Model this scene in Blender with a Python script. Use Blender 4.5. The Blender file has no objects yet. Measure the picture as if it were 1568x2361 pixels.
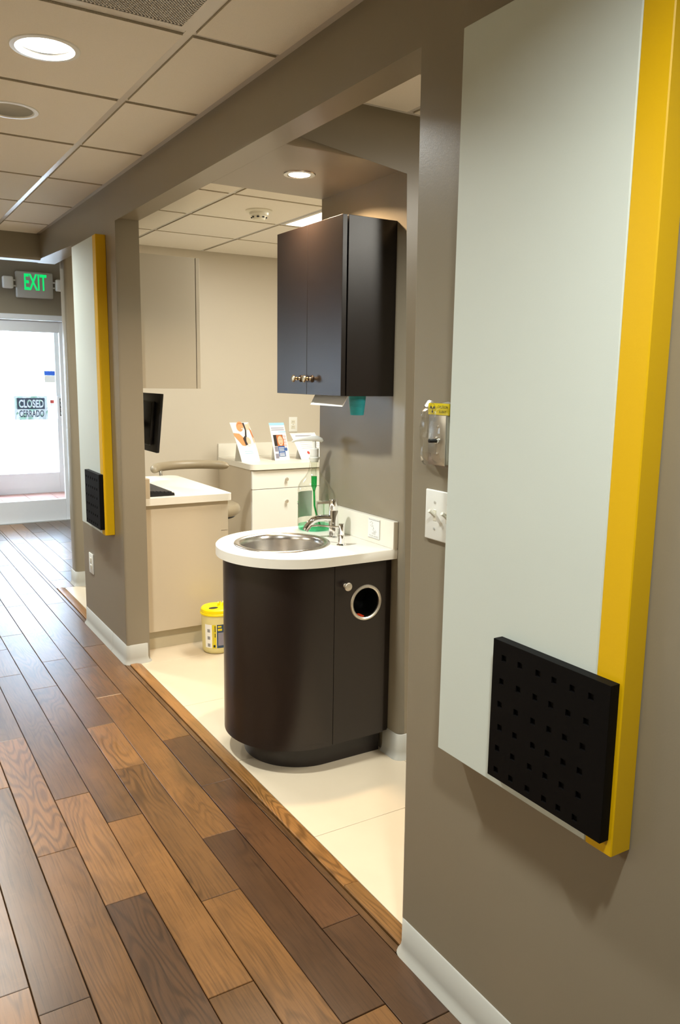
import bpy, bmesh, math, random
from mathutils import Vector, Matrix

PI = math.pi
rnd = random.Random(7)
scn = bpy.context.scene
COL = scn.collection

# ------------------------------------------------------------------ camera
def make_camera():
    yaw, pitch, roll = 0.54717, 0.16539, 0.014124
    cy, sy, cp, sp, cr, sr = math.cos(yaw), math.sin(yaw), math.cos(pitch), math.sin(pitch), math.cos(roll), math.sin(roll)
    M = Matrix(((cr, -sr, 0), (sr, cr, 0), (0, 0, 1))) @ Matrix(((1, 0, 0), (0, cp, -sp), (0, sp, cp))) @ Matrix(((cy, -sy, 0), (0, 0, -1), (sy, cy, 0)))
    right, down, fwd = M[0], M[1], M[2]
    cd = bpy.data.cameras.new('camera')
    co = bpy.data.objects.new('camera', cd)
    m = Matrix((right, -down, -fwd)).transposed().to_4x4()
    m.translation = Vector((0, 0, 1.467))
    co.matrix_world = m
    cd.sensor_fit = 'VERTICAL'; cd.sensor_height = 36.0; cd.sensor_width = 24.0
    cd.lens = 36.0 * 1842.277 / 2361.0
    cd.clip_start = 0.02; cd.clip_end = 200
    COL.objects.link(co); scn.camera = co
make_camera()

# ------------------------------------------------------------------ world / view
scn.view_settings.view_transform = 'Standard'
scn.view_settings.look = 'None'
scn.view_settings.gamma = 1.0
scn.view_settings.exposure = 0.0
scn.view_settings.use_curve_mapping = False
wd = bpy.data.worlds.new('world'); scn.world = wd; wd.use_nodes = True
wd.node_tree.nodes['Background'].inputs[0].default_value = (0.70, 0.84, 1.0, 1)
wd.node_tree.nodes['Background'].inputs[1].default_value = 18.0

CORR_COL = (0.97, 1.0, 0.95)
FILL_COL = (0.97, 1.0, 0.94)
WARM_COL = (1.0, 0.97, 0.87)
SPOT_COL = (1.0, 0.72, 0.45)
P_CORR, P_SOFFIT, P_TROFFER, P_NEAR, P_LEFT = 33.0, 20.0, 55.0, 39.0, 14.0

def area_light(name, loc, sx, sy, power, color, spread=PI, shape='RECTANGLE', parent=None, rot=(0, 0, 0)):
    ld = bpy.data.lights.new(name, 'AREA')
    ld.shape = shape; ld.size = sx
    if shape in ('RECTANGLE', 'ELLIPSE'): ld.size_y = sy
    ld.energy = power; ld.color = color; ld.spread = spread
    o = bpy.data.objects.new(name, ld); COL.objects.link(o)
    o.location = loc; o.rotation_euler = rot
    if parent:
        o.parent = parent; o.matrix_parent_inverse = Matrix.Translation(-parent.location)
    return o

# ------------------------------------------------------------------ key dimensions
W, W2 = 1.117, 1.235          # corridor wall faces
HC, HS = 2.362, 2.196         # ceiling, soffit
Y0, Y1 = 1.505, 3.91          # opening
Y2, Y3 = 4.75, 5.62           # second opening / back wall face
XS = 1.725                    # face of the stub wall that carries the sink
SY0, SY1 = 2.37, 3.01
XL, YB = -0.95, -1.4
YX = 8.3                      # exit wall
LX0, LX1, LZ = -1.7, 2.35, 2.72
XR = 4.2

# ------------------------------------------------------------------ materials
def mat(name, color, rough=0.5, metal=0.0, spec=0.5, bump=0.0, bscale=200.0, vary=0.0, vscale=3.0, emit=None, estr=0.0, coat=0.0):
    m = bpy.data.materials.new(name); m.use_nodes = True
    nt = m.node_tree; b = nt.nodes['Principled BSDF']
    b.inputs['Base Color'].default_value = (*color, 1)
    b.inputs['Roughness'].default_value = rough
    b.inputs['Metallic'].default_value = metal
    b.inputs['Specular IOR Level'].default_value = spec
    if coat: b.inputs['Coat Weight'].default_value = coat
    if emit:
        b.inputs['Emission Color'].default_value = (*emit, 1); b.inputs['Emission Strength'].default_value = estr
    if bump or vary:
        tc = nt.nodes.new('ShaderNodeNewGeometry')
        if bump:
            n = nt.nodes.new('ShaderNodeTexNoise'); n.inputs['Scale'].default_value = bscale; n.inputs['Detail'].default_value = 3
            bp = nt.nodes.new('ShaderNodeBump'); bp.inputs['Strength'].default_value = bump; bp.inputs['Distance'].default_value = 0.002
            nt.links.new(tc.outputs['Position'], n.inputs['Vector']); nt.links.new(n.outputs['Fac'], bp.inputs['Height'])
            nt.links.new(bp.outputs['Normal'], b.inputs['Normal'])
        if vary:
            n = nt.nodes.new('ShaderNodeTexNoise'); n.inputs['Scale'].default_value = vscale; n.inputs['Detail'].default_value = 5
            mr = nt.nodes.new('ShaderNodeMapRange'); mr.inputs['To Min'].default_value = 1 - vary; mr.inputs['To Max'].default_value = 1 + vary
            mx = nt.nodes.new('ShaderNodeVectorMath'); mx.operation = 'SCALE'; mx.inputs[0].default_value = color
            nt.links.new(tc.outputs['Position'], n.inputs['Vector']); nt.links.new(n.outputs['Fac'], mr.inputs['Value'])
            nt.links.new(mr.outputs['Result'], mx.inputs['Scale']); nt.links.new(mx.outputs['Vector'], b.inputs['Base Color'])
    return m

def s2l(r, g, b):
    return tuple(((c / 255) / 12.92 if c / 255 <= 0.04045 else (((c / 255) + 0.055) / 1.055) ** 2.4) for c in (r, g, b))

MT = {}
MT['taupe'] = mat('taupe_paint', s2l(142, 133, 115), 0.31, bump=0.06, bscale=260, vary=0.03)
MT['cream_wall'] = mat('cream_paint', s2l(206, 197, 180), 0.45, bump=0.05, bscale=260, vary=0.02)
MT['tile_ceiling'] = mat('acoustic_tile', s2l(236, 230, 218), 0.9, spec=0.1, bump=0.35, bscale=420, vary=0.05, vscale=300)
MT['tile_edge'] = mat('acoustic_tile_core', s2l(204, 194, 172), 0.95, spec=0.05, bump=0.8, bscale=500, vary=0.3, vscale=400)
MT['tee'] = mat('ceiling_grid_metal', s2l(222, 218, 212), 0.22, spec=0.6)
MT['base'] = mat('vinyl_base', s2l(184, 184, 177), 0.38, bump=0.03, bscale=300)
MT['panel_white'] = mat('panel_white', s2l(212, 220, 213), 0.5, bump=0.05, bscale=500, vary=0.015)
MT['panel_yellow'] = mat('panel_yellow', s2l(226, 180, 0), 0.42, bump=0.05, bscale=400, vary=0.02)
MT['panel_black'] = mat('panel_black', s2l(9, 8, 8), 0.6, spec=0.12, bump=0.04, bscale=300)
MT['dark'] = mat('espresso_laminate', s2l(35, 28, 25), 0.28, spec=0.5, bump=0.10, bscale=700, vary=0.06, vscale=60)
MT['dark_edge'] = mat('espresso_edge', s2l(84, 74, 66), 0.4)
MT['void'] = mat('black_liner', s2l(18, 17, 17), 0.35)
MT['counter'] = mat('white_laminate', s2l(236, 232, 220), 0.36, vary=0.01)
MT['lam_beige'] = mat('beige_laminate', s2l(204, 191, 168), 0.45, vary=0.015)
MT['lam_grey'] = mat('grey_laminate', s2l(182, 174, 156), 0.45, vary=0.015)
MT['lam_white'] = mat('cabinet_white', s2l(242, 241, 234), 0.4)
MT['kick'] = mat('kick_base', s2l(196, 186, 160), 0.5)
MT['chrome'] = mat('chrome', (0.82, 0.82, 0.82), 0.06, 1.0)
MT['steel'] = mat('brushed_steel', (0.62, 0.60, 0.57), 0.24, 1.0)
MT['steel_plate'] = mat('steel_plate', (0.60, 0.57, 0.52), 0.33, 1.0)
MT['nickel'] = mat('satin_nickel', (0.80, 0.76, 0.68), 0.42, 1.0)
MT['bronze'] = mat('aged_brass', (0.52, 0.40, 0.24), 0.25, 1.0)
MT['bronze_dark'] = mat('aged_brass_dark', (0.10, 0.075, 0.055), 0.35, 1.0)
MT['plastic_white'] = mat('white_plastic', s2l(235, 236, 230), 0.35)
MT['plastic_ivory'] = mat('ivory_plastic', s2l(226, 222, 205), 0.35)
MT['plastic_grey'] = mat('grey_plastic', s2l(190, 190, 184), 0.4)
MT['black_plastic'] = mat('black_plastic', s2l(24, 24, 26), 0.35)
MT['key_plastic'] = mat('key_plastic', s2l(52, 52, 55), 0.45)
MT['vinyl_tan'] = mat('tan_vinyl', s2l(152, 139, 115), 0.4, bump=0.05, bscale=150)
MT['alu'] = mat('white_aluminium', s2l(222, 226, 230), 0.35)
MT['paper'] = mat('paper_white', s2l(240, 240, 236), 0.7)
MT['ink'] = mat('ink_black', s2l(36, 36, 38), 0.6)
MT['ink_grey'] = mat('ink_grey', s2l(150, 150, 150), 0.7)
MT['ink_blue'] = mat('ink_navy', s2l(48, 72, 100), 0.6)
MT['blue'] = mat('print_blue', s2l(52, 92, 160), 0.6)
MT['sky_blue'] = mat('print_light_blue', s2l(160, 208, 232), 0.6)
MT['bright_blue'] = mat('print_bright_blue', s2l(30, 100, 220), 0.6)
MT['skin'] = mat('print_skin', s2l(226, 150, 96), 0.6)
MT['skin2'] = mat('print_skin_light', s2l(240, 190, 160), 0.6)
MT['hair'] = mat('print_hair', s2l(48, 38, 34), 0.6)
MT['hair2'] = mat('print_hair_auburn', s2l(190, 110, 56), 0.6)
MT['shirt'] = mat('print_shirt', s2l(222, 220, 224), 0.6)
MT['print_grey'] = mat('print_grey', s2l(140, 136, 150), 0.6)
MT['print_red'] = mat('print_red', s2l(196, 70, 62), 0.6)
MT['red'] = mat('red_label', s2l(235, 70, 30), 0.5)
MT['print_yellow'] = mat('print_yellow', s2l(226, 205, 10), 0.45)
MT['lid_yellow'] = mat('lid_yellow', s2l(250, 226, 0), 0.35)
MT['cup'] = mat('cup_teal', s2l(40, 160, 170), 0.35)
MT['green_plastic'] = mat('green_plastic', s2l(20, 170, 90), 0.3)
MT['lamp_white'] = mat('lamp_white', (1, 1, 1), 0.5, emit=(1.0, 0.97, 0.9), estr=14)
MT['lamp_warm'] = mat('lamp_warm', (1, 1, 1), 0.5, emit=(1.0, 0.78, 0.55), estr=10)
MT['lamp_troffer'] = mat('lamp_troffer', (1, 1, 1), 0.5, emit=(1.0, 0.94, 0.80), estr=5)
MT['exit_green'] = mat('exit_green', (0.0, 0.5, 0.12), 0.5, emit=(0.0, 0.80, 0.18), estr=0.85)
MT['slab'] = mat('slab', s2l(120, 115, 108), 0.9)
MT['concrete'] = mat('pale_concrete', s2l(200, 196, 190), 0.85, vary=0.06)
MT['leaf'] = mat('pale_leaf', s2l(170, 205, 176), 0.7, vary=0.3, vscale=6)
MT['flower'] = mat('pink_flower', s2l(210, 110, 170), 0.7, vary=0.2, vscale=20)
MT['fence'] = mat('fence_paint', s2l(228, 226, 222), 0.7)
MT['paver'] = mat('red_paver', s2l(196, 150, 138), 0.6, vary=0.12, vscale=25)
MT['grout'] = mat('grout', s2l(150, 138, 112), 0.9)
MT['floor_gap'] = mat('floor_gap', s2l(38, 25, 15), 0.8)
MT['tile'] = mat('porcelain_tile', s2l(204, 190, 166), 0.34, vary=0.03, vscale=12)

def glass_mat(name, tint, gloss=0.05, mixf=0.04):
    m = bpy.data.materials.new(name); m.use_nodes = True; nt = m.node_tree
    for n in list(nt.nodes):
        if n.type != 'OUTPUT_MATERIAL': nt.nodes.remove(n)
    out = [n for n in nt.nodes if n.type == 'OUTPUT_MATERIAL'][0]
    tr = nt.nodes.new('ShaderNodeBsdfTransparent'); tr.inputs[0].default_value = (*tint, 1)
    gl = nt.nodes.new('ShaderNodeBsdfGlossy'); gl.inputs['Roughness'].default_value = gloss
    lw = nt.nodes.new('ShaderNodeLayerWeight'); lw.inputs['Blend'].default_value = 0.5
    pw = nt.nodes.new('ShaderNodeMath'); pw.operation = 'POWER'; pw.inputs[1].default_value = 4.0
    ma = nt.nodes.new('ShaderNodeMath'); ma.operation = 'MULTIPLY_ADD'; ma.inputs[1].default_value = 0.7; ma.inputs[2].default_value = mixf
    nt.links.new(lw.outputs['Facing'], pw.inputs[0]); nt.links.new(pw.outputs[0], ma.inputs[0])
    mx = nt.nodes.new('ShaderNodeMixShader')
    nt.links.new(ma.outputs[0], mx.inputs[0]); nt.links.new(tr.outputs[0], mx.inputs[1]); nt.links.new(gl.outputs[0], mx.inputs[2])
    nt.links.new(mx.outputs[0], out.inputs[0])
    return m
MT['glass'] = glass_mat('window_glass', (0.96, 0.98, 1.0), 0.02)
MT['clear'] = glass_mat('clear_plastic', (0.93, 0.95, 0.92), 0.06)
MT['bag'] = glass_mat('clear_bag', (0.97, 0.97, 0.96), 0.16, 0.12)
MT['liquid'] = glass_mat('green_liquid', (0.30, 0.90, 0.68), 0.1)
MT['liquid_tube'] = glass_mat('green_liquid_tube', (0.08, 0.62, 0.28), 0.1)
MT['dimming_sheet'] = glass_mat('translucent_sheet', (0.37, 0.37, 0.37), 0.3, 0.02)
MT['label_back'] = mat('label_back', s2l(184, 192, 180), 0.5)
def translucent_jar():
    m = mat('frosted_plastic', s2l(226, 214, 150), 0.4)
    b = m.node_tree.nodes['Principled BSDF']; b.inputs['Transmission Weight'].default_value = 0.0
    return m
MT['jar'] = translucent_jar()

def wood_mat():
    m = bpy.data.materials.new('oak_plank'); m.use_nodes = True; nt = m.node_tree; L = nt.links
    b = nt.nodes['Principled BSDF']
    geo = nt.nodes.new('ShaderNodeNewGeometry'); oi = nt.nodes.new('ShaderNodeObjectInfo')
    sc = nt.nodes.new('ShaderNodeVectorMath'); sc.operation = 'SCALE'; sc.inputs[0].default_value = (37.0, 91.0, 53.0)
    L.new(oi.outputs['Random'], sc.inputs['Scale'])
    ad = nt.nodes.new('ShaderNodeVectorMath'); ad.operation = 'ADD'
    L.new(geo.outputs['Position'], ad.inputs[0]); L.new(sc.outputs['Vector'], ad.inputs[1])
    def scaled(v):
        n = nt.nodes.new('ShaderNodeVectorMath'); n.operation = 'MULTIPLY'; n.inputs[1].default_value = v
        L.new(ad.outputs['Vector'], n.inputs[0]); return n.outputs['Vector']
    def noise(vec, scale, detail=4, dist=0.0):
        n = nt.nodes.new('ShaderNodeTexNoise'); n.inputs['Scale'].default_value = scale; n.inputs['Detail'].default_value = detail
        n.inputs['Distortion'].default_value = dist; L.new(vec, n.inputs['Vector']); return n.outputs['Fac']
    def math_(op, a, b_):
        n = nt.nodes.new('ShaderNodeMath'); n.operation = op
        for i, q in enumerate((a, b_)):
            if isinstance(q, (int, float)): n.inputs[i].default_value = q
            else: L.new(q, n.inputs[i])
        return n.outputs[0]
    def mrange(v, a, b_, c, d):
        n = nt.nodes.new('ShaderNodeMapRange'); L.new(v, n.inputs['Value'])
        for k, q in zip(('From Min', 'From Max', 'To Min', 'To Max'), (a, b_, c, d)): n.inputs[k].default_value = q
        return n.outputs['Result']
    big = noise(scaled((6.0, 1.1, 1)), 1.0, 2)
    # cathedral rings: contour lines of a stretched noise field
    ring = math_('SINE', math_('MULTIPLY', big, 150.0), 0.0)
    ring = mrange(ring, -0.2, 1.0, 0.0, 1.0)
    mask = mrange(noise(scaled((3.0, 0.8, 1)), 1.3, 2), 0.40, 0.62, 0.0, 1.0)
    pores = mrange(noise(scaled((1.0, 0.03, 1)), 240.0, 2), 0.48, 0.70, 0.0, 1.0)
    fleck = mrange(noise(scaled((0.5, 1.3, 1)), 38.0, 2, 1.2), 0.56, 0.74, 0.0, 1.0)
    cloud = mrange(noise(scaled((1.6, 0.7, 1)), 4.5, 4), 0.3, 0.75, 0.78, 1.16)
    g = math_('MULTIPLY', math_('MULTIPLY', ring, mask), 0.42)
    g = math_('SUBTRACT', 1.0, g)
    g = math_('MULTIPLY', g, math_('SUBTRACT', 1.0, math_('MULTIPLY', pores, 0.34)))
    g = math_('MULTIPLY', g, cloud)
    g = math_('ADD', g, math_('MULTIPLY', math_('MULTIPLY', fleck, math_('SUBTRACT', 1.0, mask)), 0.10))
    mul = nt.nodes.new('ShaderNodeVectorMath'); mul.operation = 'SCALE'
    L.new(oi.outputs['Color'], mul.inputs[0]); L.new(g, mul.inputs['Scale'])
    L.new(mul.outputs['Vector'], b.inputs['Base Color'])
    rg = mrange(noise(scaled((1, 1, 1)), 9.0, 3), 0.3, 0.7, 0.28, 0.31)
    L.new(rg, b.inputs['Roughness'])
    return m
MT['wood'] = wood_mat()

# ------------------------------------------------------------------ mesh helpers
def new(): return bmesh.new()

def box(bm, x0, x1, y0, y1, z0, z1, bev=0.0, seg=2, mi=0):
    r = bmesh.ops.create_cube(bm, size=1.0)
    vs = r['verts']
    for v in vs:
        v.co = Vector(((x0 + x1) / 2 + v.co.x * (x1 - x0), (y0 + y1) / 2 + v.co.y * (y1 - y0), (z0 + z1) / 2 + v.co.z * (z1 - z0)))
    fs = set(f for v in vs for f in v.link_faces)
    for f in fs: f.material_index = mi
    if bev > 0:
        es = list(set(e for v in vs for e in v.link_edges))
        bmesh.ops.bevel(bm, geom=es, offset=bev, segments=seg, profile=0.5, affect='EDGES', clamp_overlap=True, material=-1)

def frame_axes(d):
    d = d.normalized()
    a = Vector((0, 0, 1)) if abs(d.z) < 0.95 else Vector((1, 0, 0))
    u = d.cross(a).normalized(); v = d.cross(u).normalized()
    return u, v

def tube(bm, pts, radii, seg=12, caps=True, mi=0):
    pts = [Vector(p) for p in pts]
    if not hasattr(radii, '__len__'): radii = [radii] * len(pts)
    rings = []; u = None
    for i, p in enumerate(pts):
        d = (pts[min(i + 1, len(pts) - 1)] - pts[max(i - 1, 0)])
        if u is None: u, v = frame_axes(d)
        else:
            d = d.normalized(); u = (u - d * u.dot(d)).normalized(); v = d.cross(u).normalized()
        rings.append([bm.verts.new(p + (u * math.cos(2 * PI * k / seg) + v * math.sin(2 * PI * k / seg)) * radii[i]) for k in range(seg)])
    for a, b in zip(rings, rings[1:]):
        for k in range(seg):
            f = bm.faces.new((a[k], a[(k + 1) % seg], b[(k + 1) % seg], b[k])); f.material_index = mi
    if caps:
        for r in (rings[0], rings[-1]):
            f = bm.faces.new(r); f.material_index = mi

def lathe(bm, prof, loc=(0, 0, 0), seg=32, axis='Z', mi=0, cap=True):
    loc = Vector(loc); rings = []
    for r, h in prof:
        ring = []
        for k in range(seg):
            a = 2 * PI * k / seg; c, s = r * math.cos(a), r * math.sin(a)
            p = {'Z': (c, s, h), 'X': (h, c, s), 'Y': (c, h, s)}[axis]
            ring.append(bm.verts.new(loc + Vector(p)))
        rings.append(ring)
    for a, b in zip(rings, rings[1:]):
        for k in range(seg):
            f = bm.faces.new((a[k], a[(k + 1) % seg], b[(k + 1) % seg], b[k])); f.material_index = mi
    if cap:
        for r, (rad, _) in ((rings[0], prof[0]), (rings[-1], prof[-1])):
            if rad > 1e-6:
                f = bm.faces.new(r); f.material_index = mi

def prism(bm, pts, z0, z1, mi=0, axis='Z', bev_top=0.0):
    def P(a, b, c): return {'Z': (a, b, c), 'X': (c, a, b), 'Y': (a, c, b)}[axis]
    lo = [bm.verts.new(P(a, b, z0)) for a, b in pts]; hi = [bm.verts.new(P(a, b, z1)) for a, b in pts]
    n = len(pts)
    fs = [bm.faces.new(lo), bm.faces.new(hi)]
    for k in range(n): fs.append(bm.faces.new((lo[k], lo[(k + 1) % n], hi[(k + 1) % n], hi[k])))
    for f in fs: f.material_index = mi
    return lo, hi

def quad(bm, pts, mi=0):
    f = bm.faces.new([bm.verts.new(p) for p in pts]); f.material_index = mi

def obj(name, bm, mats, parent=None, smooth=True, angle=35):
    bmesh.ops.recalc_face_normals(bm, faces=bm.faces[:])
    me = bpy.data.meshes.new(name); bm.to_mesh(me); bm.free()
    if not isinstance(mats, (list, tuple)): mats = [mats]
    for m in mats: me.materials.append(MT[m] if isinstance(m, str) else m)
    if smooth:
        for p in me.polygons: p.use_smooth = True
        me.set_sharp_from_angle(angle=math.radians(angle))
    o = bpy.data.objects.new(name, me); COL.objects.link(o)
    if parent:
        o.parent = parent
        p = parent; off = Vector((0, 0, 0))
        if p.type == 'EMPTY': o.matrix_parent_inverse = Matrix.Translation(-p.location)
    return o

def tag(o, label=None, cat=None, group=None, kind=None):
    if label: o['label'] = label
    if cat: o['category'] = cat
    if group: o['group'] = group
    if kind: o['kind'] = kind
    return o

def thing(name, loc, label, cat, group=None):
    o = bpy.data.objects.new(name, None); COL.objects.link(o)
    o.empty_display_size = 0.05; o.location = loc
    return tag(o, label, cat, group)

def struct(name, bm, mats, smooth=True, label=None, angle=35):
    o = obj(name, bm, mats, None, smooth, angle)
    return tag(o, label, None, None, 'structure')

def text_mesh(bm, s, origin, xdir, zdir, height, width=None, bold=0.0, thick=0.0006, mi=0, align='LEFT'):
    """flat lettering: xdir is the reading direction, zdir up"""
    cu = bpy.data.curves.new('t', 'FONT'); cu.body = s; cu.size = 1.0; cu.offset = bold; cu.resolution_u = 3
    to = bpy.data.objects.new('t', cu); COL.objects.link(to)
    dg = bpy.context.evaluated_depsgraph_get()
    me = bpy.data.meshes.new_from_object(to.evaluated_get(dg))
    xs = [v.co.x for v in me.vertices]; ys = [v.co.y for v in me.vertices]
    x0, x1, y0, y1 = min(xs), max(xs), min(ys), max(ys)
    sy = height / (y1 - y0); sx = (width / (x1 - x0)) if width else sy
    ox = {'LEFT': 0, 'CENTER': -(x1 - x0) * sx / 2}[align]
    o = Vector(origin); xd = Vector(xdir).normalized(); zd = Vector(zdir).normalized(); nd = xd.cross(zd)
    vs = [bm.verts.new(o + xd * ((v.co.x - x0) * sx + ox) + zd * ((v.co.y - y0) * sy) + nd * thick) for v in me.vertices]
    for p in me.polygons:
        try:
            f = bm.faces.new([vs[i] for i in p.vertices]); f.material_index = mi
        except ValueError: pass
    bpy.data.objects.remove(to); bpy.data.meshes.remove(me); bpy.data.curves.remove(cu)

def arc(cx, cy, r, a0, a1, n):
    return [(cx + r * math.cos(a0 + (a1 - a0) * i / n), cy + r * math.sin(a0 + (a1 - a0) * i / n)) for i in range(n + 1)]

# ================================================================== SETTING
# ---- corridor wall with two openings, bullnosed edges
def wall_right():
    bm = new()
    pts = [(YB, -0.02), (Y0, -0.02), (Y0, HS), (Y1, HS), (Y1, -0.02), (Y2, -0.02), (Y2, HS), (Y3 + 0.13, HS), (Y3 + 0.13, 2.75), (YB, 2.75)]
    lo, hi = prism(bm, pts, W, W2, axis='X')
    bm.edges.ensure_lookup_table()
    es = [bm.edges.get((lo[k], lo[k + 1])) for k in (1, 2, 3, 5, 6)]
    bmesh.ops.bevel(bm, geom=es, offset=0.015, segments=5, profile=0.5, affect='EDGES')
    struct('wall_right', bm, 'taupe', angle=50)
wall_right()

bm = new()
lo, hi = prism(bm, [(YB, -0.02), (0.3, -0.02), (0.3, HS), (4.7, HS), (4.7, -0.02), (Y3, -0.02), (Y3, 2.75), (YB, 2.75)], XL - 0.12, XL, axis='X')
struct('wall_left', bm, 'taupe', False)
bm = new(); box(bm, -3.7, -3.6, YB, Y3, -0.02, 2.75); box(bm, -3.6, XL - 0.12, YB - 0.1, YB, -0.02, 2.75); box(bm, -3.6, LX0 - 0.1, Y3, Y3 + 0.13, -0.02, 2.75)
struct('wall_added_bay', bm, 'cream_wall', False)  # unseen bay and wall opening, added for side light on the corridor
bm = new(); box(bm, -3.6, XL - 0.12, YB, Y3, HC, HC + 0.02); struct('ceiling.006', bm, 'tile_ceiling', False)
bm = new(); box(bm, -3.6, XL, YB, Y3, -0.05, -0.0005); struct('floor.003', bm, 'tile', False)
bm = new(); box(bm, XL - 0.1, XR, YB - 0.1, YB, -0.02, 2.75); struct('wall_near', bm, 'taupe', False)
# back wall of the treatment bay; its free end is the pillar by the exit lobby
bm = new()
box(bm, 1.5001, XR, Y3, Y3 + 0.13, -0.02, 2.75); struct('wall_back', bm, 'cream_wall', False)
bm = new()
pts = [(1.262, Y3), (1.5, Y3), (1.5, Y3 + 0.13), (1.262, Y3 + 0.13)]
lo, hi = prism(bm, pts, -0.02, 2.75)
bmesh.ops.bevel(bm, geom=[bm.edges.get((lo[0], hi[0])), bm.edges.get((lo[3], hi[3]))], offset=0.025, segments=5, profile=0.5, affect='EDGES')
struct('wall_back_end', bm, 'taupe', angle=50)
# beam across the corridor
bm = new(); pr = [(5.60, HS), (5.75, HS), (5.75, 2.75), (5.60, 2.75)]
lo, hi = prism(bm, pr, -1.7, W + 0.001, axis='X')
bmesh.ops.bevel(bm, geom=[bm.edges.get((lo[0], hi[0])), bm.edges.get((lo[1], hi[1]))], offset=0.018, segments=4, profile=0.5, affect='EDGES')
struct('trim_1', bm, 'taupe', angle=50, label='taupe beam across the corridor before the exit lobby')
# sink wall with its soffit: inverted L between the two bays
bm = new()
pts = [(XS, -0.02), (XS, HS), (W2 + 0.0005, HS), (W2 + 0.0005, 2.75), (XR, 2.75), (XR, -0.02)]
lo, hi = prism(bm, pts, SY0, SY1, axis='Y')
bmesh.ops.bevel(bm, geom=[bm.edges.get((lo[0], lo[1])), bm.edges.get((lo[1], lo[2]))], offset=0.03, segments=6, profile=0.5, affect='EDGES')
struct('wall_middle', bm, 'taupe', angle=50)
bm = new(); box(bm, XR, XR + 0.1, YB, Y3, -0.02, 2.75); struct('wall_far_right', bm, 'cream_wall', False)
# exit lobby
def exit_wall():
    bm = new()
    dx0, dx1, dz = 0.86, 1.90, 2.035
    box(bm, LX0, dx0, YX, YX + 0.12, -0.02, LZ + 0.03)
    box(bm, dx1, 2.6, YX, YX + 0.12, -0.02, LZ + 0.03)
    box(bm, dx0, dx1, YX, YX + 0.12, dz, LZ + 0.03)
    struct('wall_exit', bm, 'taupe', False)
exit_wall()
bm = new()
box(bm, LX0 - 0.1, LX0, Y3, 6.9, -0.02, LZ + 0.03); box(bm, LX0 - 0.1, LX0, 8.2, YX, -0.02, LZ + 0.03)
box(bm, LX0 - 0.1, LX0, 6.9, 8.2, -0.02, 0.95); box(bm, LX0 - 0.1, LX0, 6.9, 8.2, 1.80, LZ + 0.03)
struct('wall_lobby_left', bm, 'taupe', False)
bm = new(); box(bm, LX0, XL, Y3 - 0.1, Y3 + 0.13, -0.02, 2.75); struct('wall_lobby_near', bm, 'taupe', False)
bm = new(); box(bm, LX1, LX1 + 0.1, Y3 + 0.13, YX, -0.02, LZ + 0.03); struct('wall_lobby_right', bm, 'taupe', False)
bm = new(); box(bm, LX0 - 0.1, LX1 + 0.1, 5.75, YX + 0.12, LZ, LZ + 0.05); struct('ceiling.002', bm, 'tile_ceiling', False)
bm = new()
for a, b in ((6.9, 6.95), (7.53, 7.57), (8.15, 8.2)): box(bm, LX0 - 0.08, LX0 - 0.02, a, b, 0.95, 1.80)
for a, b in ((0.95, 1.0), (1.75, 1.80)): box(bm, LX0 - 0.08, LX0 - 0.02, 6.9, 8.2, a, b)
w1 = struct('window_added', bm, 'alu', False)  # unseen window, added to bring daylight in from the left
for a, b in ((6.95, 7.53), (7.57, 8.15)):
    bm = new(); box(bm, LX0 - 0.055, LX0 - 0.047, a, b, 1.0, 1.75); obj('pane', bm, 'glass', w1, False)

# ---- floors
bm = new(); box(bm, XL - 0.001, W2, YB - 0.1, Y3, -0.05, -0.012); box(bm, LX0 - 0.1, W2, Y3, YX + 0.05, -0.05, -0.012); box(bm, W2, LX1 + 0.1, Y3 + 0.13, YX + 0.05, -0.05, -0.012)
fl = struct('floor', bm, 'floor_gap', False)
G, N, D, O, MD = s2l(118, 82, 44), s2l(102, 71, 39), s2l(78, 53, 32), s2l(126, 89, 50), s2l(92, 65, 38)
R_ = s2l(90, 60, 35)
SW = 0.1196
strips = {   # x0 : ([joints], [tones])
    0.984: ([1.28, 1.678, 2.557, 2.98, 4.293, 5.244], [MD, D, R_, R_, G, N, N]),
    0.864: ([1.374, 2.24, 3.553, 3.976, 5.57], [G, D, G, N, N, MD]),
    0.745: ([1.10, 1.948, 2.831, 3.252, 4.16, 5.3], [N, G, N, O, MD, N, MD]),
    0.625: ([1.60, 2.485, 3.80, 4.694, 5.36], [N, G, MD, N, N, MD]),
    0.5055: ([1.2, 2.066, 2.717, 4.04, 4.458, 5.5], [N, D, O, MD, N, MD, N]),
    0.386: ([1.3, 2.398, 3.292, 4.35, 5.1], [N, N, G, MD, N, MD]),
    0.266: ([1.75, 2.895, 3.9, 4.9], [MD, MD, G, N, MD]),
    0.1465: ([1.855, 2.7, 3.7, 4.6], [O, N, MD, N, G]),
}
def plank(x0, x1, y0, y1, tone):
    bm = new(); g = 0.0011
    box(bm, x0 + g, x1 - g, y0 + g, y1 - g, -0.014, 0.0, 0)
    top = [e for e in bm.edges if all(v.co.z > -0.001 for v in e.verts)]
    bmesh.ops.bevel(bm, geom=top, offset=0.0014, segments=1, affect='EDGES')
    o = obj('plank', bm, 'wood', fl, False)
    k = rnd.uniform(0.95, 1.06)
    o.color = (tone[0] * k, tone[1] * k, tone[2] * k, 1)
def lay_strip(x0, x1, joints, tones, ya, yb):
    ys = [ya] + [j for j in joints if ya < j < yb] + [yb]
    tones = list(tones)[-(len(ys) - 1):] if len(tones) >= len(ys) - 1 else list(tones)
    for i in range(len(ys) - 1):
        plank(x0, x1, ys[i], ys[i + 1], tones[i % len(tones)])
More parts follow.
